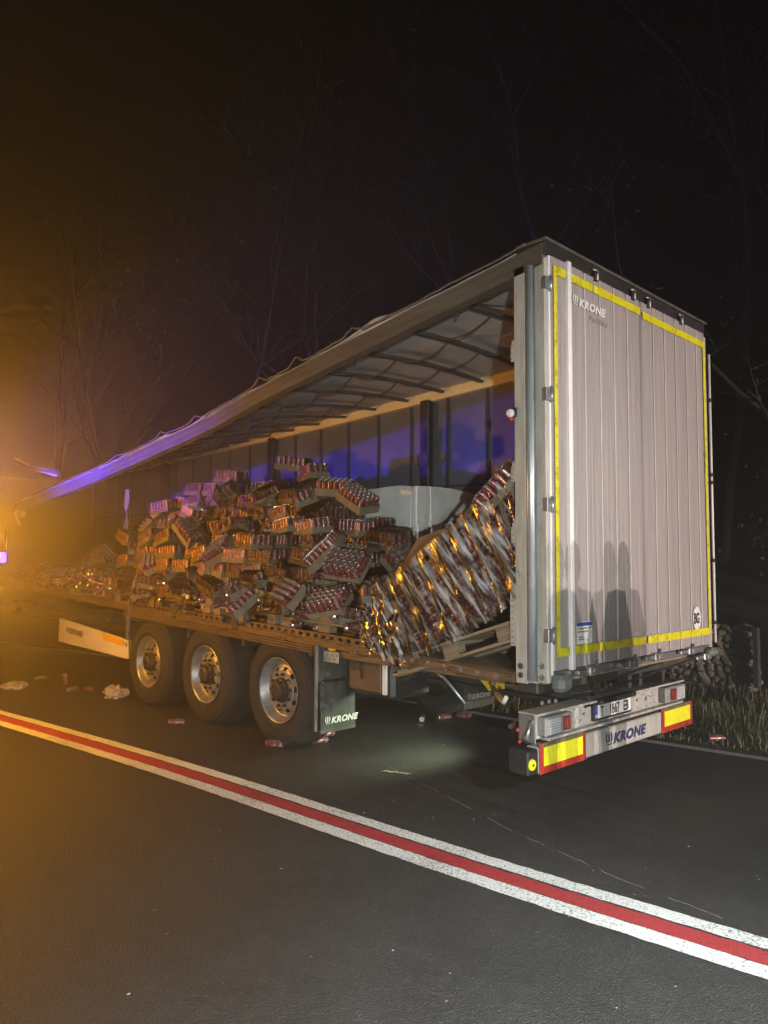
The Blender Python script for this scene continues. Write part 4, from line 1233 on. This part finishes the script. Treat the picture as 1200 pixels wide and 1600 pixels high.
for i in range(160):
    u = i / 159 * 5; j = min(4, int(u)); f_ = u - j
    x = SCR[j][0] + (SCR[j + 1][0] - SCR[j][0]) * f_; y = SCR[j][1] + (SCR[j + 1][1] - SCR[j][1]) * f_ + .012 * nz(i * .21)
    w_ = .0022 + .002 * nz(i * .37, 4)
    if pr and nz(i * .11, 7) > -.12: mb.poly([(pr[0], pr[1] - pr[2], .0072), (x, y - w_, .0072), (x, y + w_, .0072), (pr[0], pr[1] + pr[2], .0072)], [(0, 1, 2, 3)], 'litter')
    pr = (x, y, w_)
sc_ = mb.build('road_scratch'); sc_['kind'] = 'structure'
# grit and crumbs strewn on the asphalt
mb = MB()
for i in range(260):
    x = random.uniform(-9, 3.6); y = random.uniform(-4.2, 2.4)
    if random.random() < .5: x, y = random.uniform(-1.5, 2.8), random.uniform(-3.0, .6)
    s = random.choice((.0015, .002, .002, .0025, .0035)); a = random.random() * 6; e = random.uniform(1, 2.6)
    T = Matrix.Translation((x, y, .0065)) @ Matrix.Rotation(a, 4, 'Z') @ Matrix.Diagonal((s * e, s, s * .6, 1))
    k = random.choice(('litter', 'litter', 'stone', 'leaf', 'grit_pale'))
    if k == 'grit_pale' and k not in M: M[k] = mat('pale_grit', (.6, .6, .56), .6, var=.2, scale=30)
    mb.poly([(-1, -1, 0), (1, -1, 0), (1, 1, 0), (-1, 1, 0), (-.4, -.5, 1), (.6, -.3, 1), (.4, .6, 1), (-.6, .4, 1)], [(4, 5, 6, 7), (0, 1, 5, 4), (1, 2, 6, 5), (2, 3, 7, 6), (3, 0, 4, 7)], k, False, T)
tag(mb.build('grit'), 'pale grit and crumbs strewn over the asphalt', 'grit', kind='stuff')

# ------------------------------------------------------------------ verge: stone wall, grass, trees
def ground_z(x, y):
    e = max(0, y - smooth_tab(FAR, x) - .5)
    h = -.02 + min(e, 2.4) * .10 + max(0, e - 2.4) * .42
    return h
SM = []
for i in range(5):
    mb = MB()
    def fn(a, b, i=i):
        t = a * 2 * PI; p = (b - .5) * PI
        v = Vector((math.cos(t) * math.cos(p), math.sin(t) * math.cos(p), math.sin(p)))
        v = Vector([math.copysign(abs(q) ** .6, q) for q in v])
        return v * (.5 + .10 * nz(v.x * 2 + i * 7, v.y * 2, v.z * 2))
    mb.grid(fn, 8, 5, 'stone', False); SM.append(mb.mesh('stone'))
def stone_wall(x0, x1, y, zb, h, label):
    r_ = empty('stone_wall', ((x0 + x1) / 2, y, zb)); tag(r_, label, 'wall', 'rough stone walls on the verge')
    L_ = x1 - x0
    MB().box((-L_ / 2, .035, 0), (L_ / 2, .30, h - .03), 'mortar').build('wall_core', r_)
    z = .05
    while z < h - .02:
        hh = random.uniform(.06, .10); x = -L_ / 2 + .05
        while x < L_ / 2 - .05:
            ww = random.uniform(.06, .17)
            put('stone', random.choice(SM), r_, Matrix.Translation((x + ww / 2, .05 + random.uniform(-.012, .012), z + hh / 2 + random.uniform(-.02, .02))) @ Euler((random.gauss(0, .3), random.gauss(0, .5), random.gauss(0, .3))).to_matrix().to_4x4() @ Matrix.Diagonal((ww * random.uniform(.9, 1.3), .13, hh * random.uniform(.9, 1.4), 1)))
            x += ww
        z += hh
stone_wall(-3.4, -.66, 5.35, .18, .78, 'rough stone wall on the verge, section next to the trailer')
stone_wall(-.52, 2.4, 5.45, .18, .78, 'rough stone wall on the verge, section at the right edge')
mb = MB(); mb.box((-.04, -.04, 0), (.025, .04, .72), 'bark', bev=.006); o = tag(mb.build('fence_post'), 'dark wooden post standing between the two wall sections', 'post'); o.location = (-.59, 5.28, .26)
mb = MB()
rng = random.Random(3)
for i in range(15000):
    x = rng.uniform(-7, 3.2)
    y = smooth_tab(FAR, x) + .22 + abs(rng.gauss(0, 1)) * 1.0
    if y > 5.25: continue
    if x < -3 and rng.random() < .6: continue
    z = ground_z(x, y) - .02
    cl = .5 + .5 * nz(x * 1.6, y * 1.6)
    hgt = rng.uniform(.08, .26) * (.5 + .9 * cl) * min(1, .45 + (y - smooth_tab(FAR, x)) * .6)
    if rng.random() < .03: hgt *= 2.0
    a = rng.uniform(0, 2 * PI); ln = rng.uniform(.2, .9) * hgt; wd = rng.uniform(.003, .007)
    dx, dy = math.cos(a), math.sin(a); px, py = -dy * wd, dx * wd
    mid = (x + dx * ln * .35, y + dy * ln * .35, z + hgt * .7); tip = (x + dx * ln, y + dy * ln, z + hgt * rng.uniform(.75, 1.0))
    mb.poly([(x - px, y - py, z), (x + px, y + py, z), (mid[0] + px * .7, mid[1] + py * .7, mid[2]), (mid[0] - px * .7, mid[1] - py * .7, mid[2]), tip], [(0, 1, 2, 3), (3, 2, 4)], 'grass', True)
tag(mb.build('grass'), 'rough green and straw grass along the verge behind the trailer', 'grass', kind='stuff')

def tree(loc, h, seed, label, lean=(0, 0), leaves=500, name='bare_tree', spread=1.0, forks=7, trunk=.10):
    rg = random.Random(seed)
    r_ = empty(name, loc); tag(r_, label, 'tree', 'trees on the dark slope')
    mb = MB(); tips = []
    def limb(p, d, ln, r, depth):
        n_ = 7; pts = [p]; q = Vector(p); dd = Vector(d)
        for i in range(n_):
            dd = (dd + Vector((rg.gauss(0, .10), rg.gauss(0, .10), rg.gauss(.02, .06)))).normalized()
            q = q + dd * ln / n_; pts.append(q.copy())
        mb.tube(pts, [max(.004, r * (1 - .8 * i / n_)) for i in range(n_ + 1)], 'bark', 6 if depth < 2 else 4, False)
        tips.append(pts[-1]); tips.append(pts[-2])
        if depth < 3:
            nb = forks if depth == 0 else 4
            for i in range(nb):
                j = rg.randint(2, n_); a = rg.uniform(0, 2 * PI)
                nd = (dd * .45 + Vector((math.cos(a), math.sin(a), rg.uniform(.0, .7))) * spread).normalized()
                limb(pts[j], nd, ln * rg.uniform(.28, .5), r * (1 - .8 * j / n_) * .6 + .004, depth + 1)
    limb(Vector((0, 0, -.1)), Vector((lean[0], lean[1], 1)).normalized(), h, trunk, 0)
    mb.build('trunk', r_)
    if leaves:
        mb = MB()
        for i in range(leaves):
            t = rg.choice(tips) + Vector((rg.gauss(0, .22), rg.gauss(0, .22), rg.gauss(0, .22)))
            s = rg.uniform(.02, .05)
            E_ = Euler((rg.uniform(0, 6), rg.uniform(0, 6), rg.uniform(0, 6))).to_matrix()
            mb.poly([t + E_ @ Vector(v) * s for v in ((-1, 0, 0), (0, -.5, .1), (1.1, 0, 0), (0, .5, .1))], [(0, 1, 2, 3)], 'leaf')
        mb.build('crown', r_)
TREES = [((.2, 7.2), 8.5, 'slim bare tree right of the trailer behind the wall', 900, 1.0), ((-1.1, 8.4), 10, 'tall tree rising just behind the right roof corner', 900, .9), ((1.6, 8.8), 9, 'twiggy tree at the right edge behind the wall', 1200, 1.0),
         ((-2.6, 9.4), 11, 'tree with arched branches above the rear doors', 700, .9), ((.9, 6.4), 3.2, 'low twiggy bush-like sapling behind the right wall section', 700, 1.3), ((-.4, 6.6), 2.6, 'low sapling beside the wall by the trailer corner', 500, 1.3),
         ((-5.5, 10), 11, 'dim tree above the middle of the trailer roof', 600, .8), ((-8.5, 9.5), 11, 'dim tree above the forward roof', 600, .8), ((-12, 8.5), 11, 'thin amber-lit tree behind the forward roof', 500, .7), ((-15.5, 7.2), 10, 'amber-tinged trunk with a fork toward the left', 500, .6),
         ((-18.5, 5.8), 10, 'second forked trunk at far left', 500, .6), ((-22, 4.5), 11, 'far tree lost in the amber haze at left', 500, .6)]
for i, ((x, y), h, lab, lv, sp) in enumerate(TREES):
    tree((x, y, ground_z(x, y) - .1), h, 40 + i, lab, (random.uniform(-.1, .1), random.uniform(-.12, .02)), lv, spread=sp, trunk=.05 if h < 4 else .11)

# ------------------------------------------------------------------ emergency van at the left edge
VN = empty('police_van', (-9.85, -2.5, 0)); tag(VN, 'pale van with blue roof beacons cut by the left edge', 'van')
def vb(): return MB()
mb = vb()
prof = [(-2.5, .35), (2.55, .35), (2.55, .9), (2.54, 1.4), (2.48, 2.15), (2.36, 2.30), (-.9, 2.32), (-1.6, 1.28), (-2.45, 1.08)]
mb.prism(prof, -.90, .90, 'car_white', lambda u, v, q: (u, q, v)); mb.build('body', VN)
for s in (-1, 1):
    mb = vb(); mb.prism([(-1.1, 1.15), (2.2, 1.15), (2.1, 1.95), (-1.0, 1.95)], 0, .012, 'glass_dark', lambda u, v, q, s=s: (u, s * (.901 + q), v)); mb.build('side_window', VN)
    for x in (-1.6, 1.6):
        T = frame((x, s * .93, .33), (1, 0, 0), (0, 0, 1)) if s < 0 else frame((x, s * .93, .33), (-1, 0, 0), (0, 0, 1))
        mb = vb(); mb.lathe([(.20, .0), (.31, .01), (.33, -.03), (.33, -.2), (.2, -.22)], 'tyre', 28, T); mb.lathe([(.001, .0), (.12, .005), (.2, .0)], 'rim', 24, T); mb.build('wheel', VN)
    mb = vb(); mb.box((2.555, s * .62, .85), (2.575, s * .85, 1.15), 'lamp_red', bev=.006); mb.build('tail_lamp', VN)
mb = vb(); mb.prism([(-.72, 1.3), (.72, 1.3), (.66, 2.0), (-.66, 2.0)], 0, .012, 'glass_dark', lambda u, v, q: (2.545 + q - (v - 1.3) * .08, u, v)); mb.build('rear_window', VN)
mb = vb(); mb.box((1.75, -.7, 2.32), (2.0, .7, 2.345), 'black', bev=.008); mb.build('light_bar_base', VN)
for y in (-.5, .0, .5):
    mb = vb(); mb.lathe([(.075, 0), (.075, .06), (.06, .085), (.001, .095)], 'blue_lens', 16, Matrix.Translation((1.87, y, 2.345))); mb.build('beacon', VN)
mb = vb(); mb.lathe([(.055, -.06), (.06, .0), (.055, .06), (.001, .07)], 'blue_lens', 16, Matrix.Translation((2.50, 1.355, 1.755))); mb.tube([(2.45, .9, 1.60), (2.48, 1.2, 1.62), (2.50, 1.35, 1.70)], .015, 'black', 6); mb.tube([(2.50, 1.42, 1.85), (2.52, 1.40, 2.12)], .012, 'black', 6); mb.tube([(2.50, 1.355, 1.80), (2.50, 1.42, 1.86)], .012, 'black', 6); mb.build('corner_beacon', VN)

# stand added out of frame as a body for the amber light
AB = empty('added_beacon_stand', (-5.5, -2.60, 0)); tag(AB, 'amber beacon on an added tripod stand, unseen beside the trailer', 'beacon')
mb = MB(); mb.tube([(0, 0, .45), (0, 0, 1.90)], .018, 'black', 8); mb.build('mast', AB)
for i in range(3):
    a = 2 * PI * i / 3; MB().tube([(0, 0, .75), (.4 * math.cos(a), .4 * math.sin(a), .01)], .014, 'black', 6).build('leg', AB)
mb = MB(); mb.lathe([(.07, 1.88), (.07, 1.92), (.05, 1.93)], 'black', 14); mb.build('beacon_base', AB)
mb = MB(); mb.lathe([(.05, 2.14), (.04, 2.17), (.001, 2.18)], 'amber_glow', 14); mb.build('beacon_cap', AB)

# two people standing behind the trailer, outside the picture; the headlights throw their shadows on the doors
def person(loc, h, rz, label, hood, seed):
    k = h / 1.75
    J = {'pelvis': (0, 0, .93), 'waist': (0, 0, 1.08), 'chest': (0, .0, 1.30), 'neck': (0, 0, 1.47), 'chin': (0, .01, 1.55),
         'shl': (-.17, 0, 1.40), 'shr': (.17, 0, 1.40), 'ell': (-.24, -.02, 1.13), 'elr': (.24, -.02, 1.13), 'wrl': (-.25, .08, .90), 'wrr': (.25, .08, .90), 'hal': (-.25, .10, .80), 'har': (.25, .10, .80),
         'hpl': (-.10, 0, .90), 'hpr': (.10, 0, .90), 'knl': (-.11, .02, .50), 'knr': (.12, .02, .50), 'anl': (-.11, 0, .09), 'anr': (.13, 0, .09), 'tol': (-.12, .17, .035), 'tor': (.15, .17, .035)}
    Rr = {'pelvis': .15, 'waist': .145, 'chest': .16, 'neck': .065 if not hood else .085, 'chin': .055, 'shl': .085, 'shr': .085, 'ell': .060, 'elr': .060, 'wrl': .04, 'wrr': .04, 'hal': .035, 'har': .035,
          'hpl': .105, 'hpr': .105, 'knl': .075, 'knr': .075, 'anl': .05, 'anr': .05, 'tol': .04, 'tor': .04}
    E_ = [('pelvis', 'waist'), ('waist', 'chest'), ('chest', 'neck'), ('neck', 'chin'), ('chest', 'shl'), ('chest', 'shr'), ('shl', 'ell'), ('shr', 'elr'), ('ell', 'wrl'), ('elr', 'wrr'), ('wrl', 'hal'), ('wrr', 'har'),
          ('pelvis', 'hpl'), ('pelvis', 'hpr'), ('hpl', 'knl'), ('hpr', 'knr'), ('knl', 'anl'), ('knr', 'anr'), ('anl', 'tol'), ('anr', 'tor')]
    names = list(J)
    me = bpy.data.meshes.new('body')
    me.from_pydata([tuple(c * k for c in J[n_]) for n_ in names], [(names.index(a), names.index(b)) for a, b in E_], [])
    o = bpy.data.objects.new('body', me); COL.objects.link(o)
    md = o.modifiers.new('skin', 'SKIN')
    for i, n_ in enumerate(names):
        sv = me.skin_vertices[0].data[i]; rad = Rr[n_] * k
        sv.radius = (rad, rad * (.8 if n_ in ('chest', 'waist', 'pelvis') else 1)); sv.use_root = (n_ == 'pelvis')
    o.modifiers.new('smooth', 'SUBSURF').levels = 2
    o.modifiers['smooth'].render_levels = 2
    me.materials.append(M['jacket'])
    p_ = empty('person', loc, (0, 0, rz)); tag(p_, label, 'person')
    o.parent = p_
    mb = MB()
    mb.lathe([(.215, .80), (.225, 1.0), (.232, 1.2), (.222, 1.34), (.16, 1.42), (.07, 1.475), (.06, 1.50)], 'jacket', 20, Matrix.Diagonal((1.05 * k, .72 * k, k, 1)))
    mb.build('coat', p_)
    mb = MB(); mb.lathe([(.001, 1.50), (.055, 1.515), (.075, 1.56), (.082, 1.62), (.080, 1.68), (.066, 1.73), (.038, 1.762), (.001, 1.77)], 'skin_hair', 16, Matrix.Diagonal((k, 1.2 * k, k, 1))); mb.build('head', p_)
    for s_ in (-1, 1): MB().lathe([(.001, .012), (.02, .008), (.026, 0)], 'skin_hair', 8, frame((s_ * .082 * k, 0, 1.625 * k), (0, 1, 0), (0, 0, 1))).build('ear', p_)
    if hood:
        mb = MB(); mb.lathe([(.085, 1.45), (.092, 1.56), (.096, 1.64), (.082, 1.72), (.05, 1.77), (.02, 1.79), (.001, 1.795)], 'jacket', 16, Matrix.Diagonal((.92 * k, 1.05 * k, k, 1))); mb.build('hood', p_)
    return p_
person((2.15, .195, .006), 1.735, R(100), 'person in dark jacket standing behind the near edge of the trailer', False, 1)
person((2.20, .79, .006), 1.715, R(80), 'person in a dark hooded coat standing behind the door seam', True, 2)

# ------------------------------------------------------------------ scattering air, added to imitate the amber lens veil
def haze_box():
    m = bpy.data.materials.new('veil_air'); m.use_nodes = True
    nt = m.node_tree; nt.nodes.clear()
    out = nt.nodes.new('ShaderNodeOutputMaterial'); pv = nt.nodes.new('ShaderNodeVolumePrincipled')
    pv.inputs['Color'].default_value = (.9, .9, .9, 1)
    pv.inputs['Density'].default_value = HAZE
    pv.inputs['Anisotropy'].default_value = .84
    nt.links.new(pv.outputs[0], out.inputs['Volume'])
    M['haze'] = m
    mb = MB(); mb.box((-72, -32, -1.2), (32, 72, 40), 'haze'); o = mb.build('haze')
    tag(o, 'thin scattering air added to spread the amber glare', 'haze', kind='stuff')
HAZE = .035
haze_box()
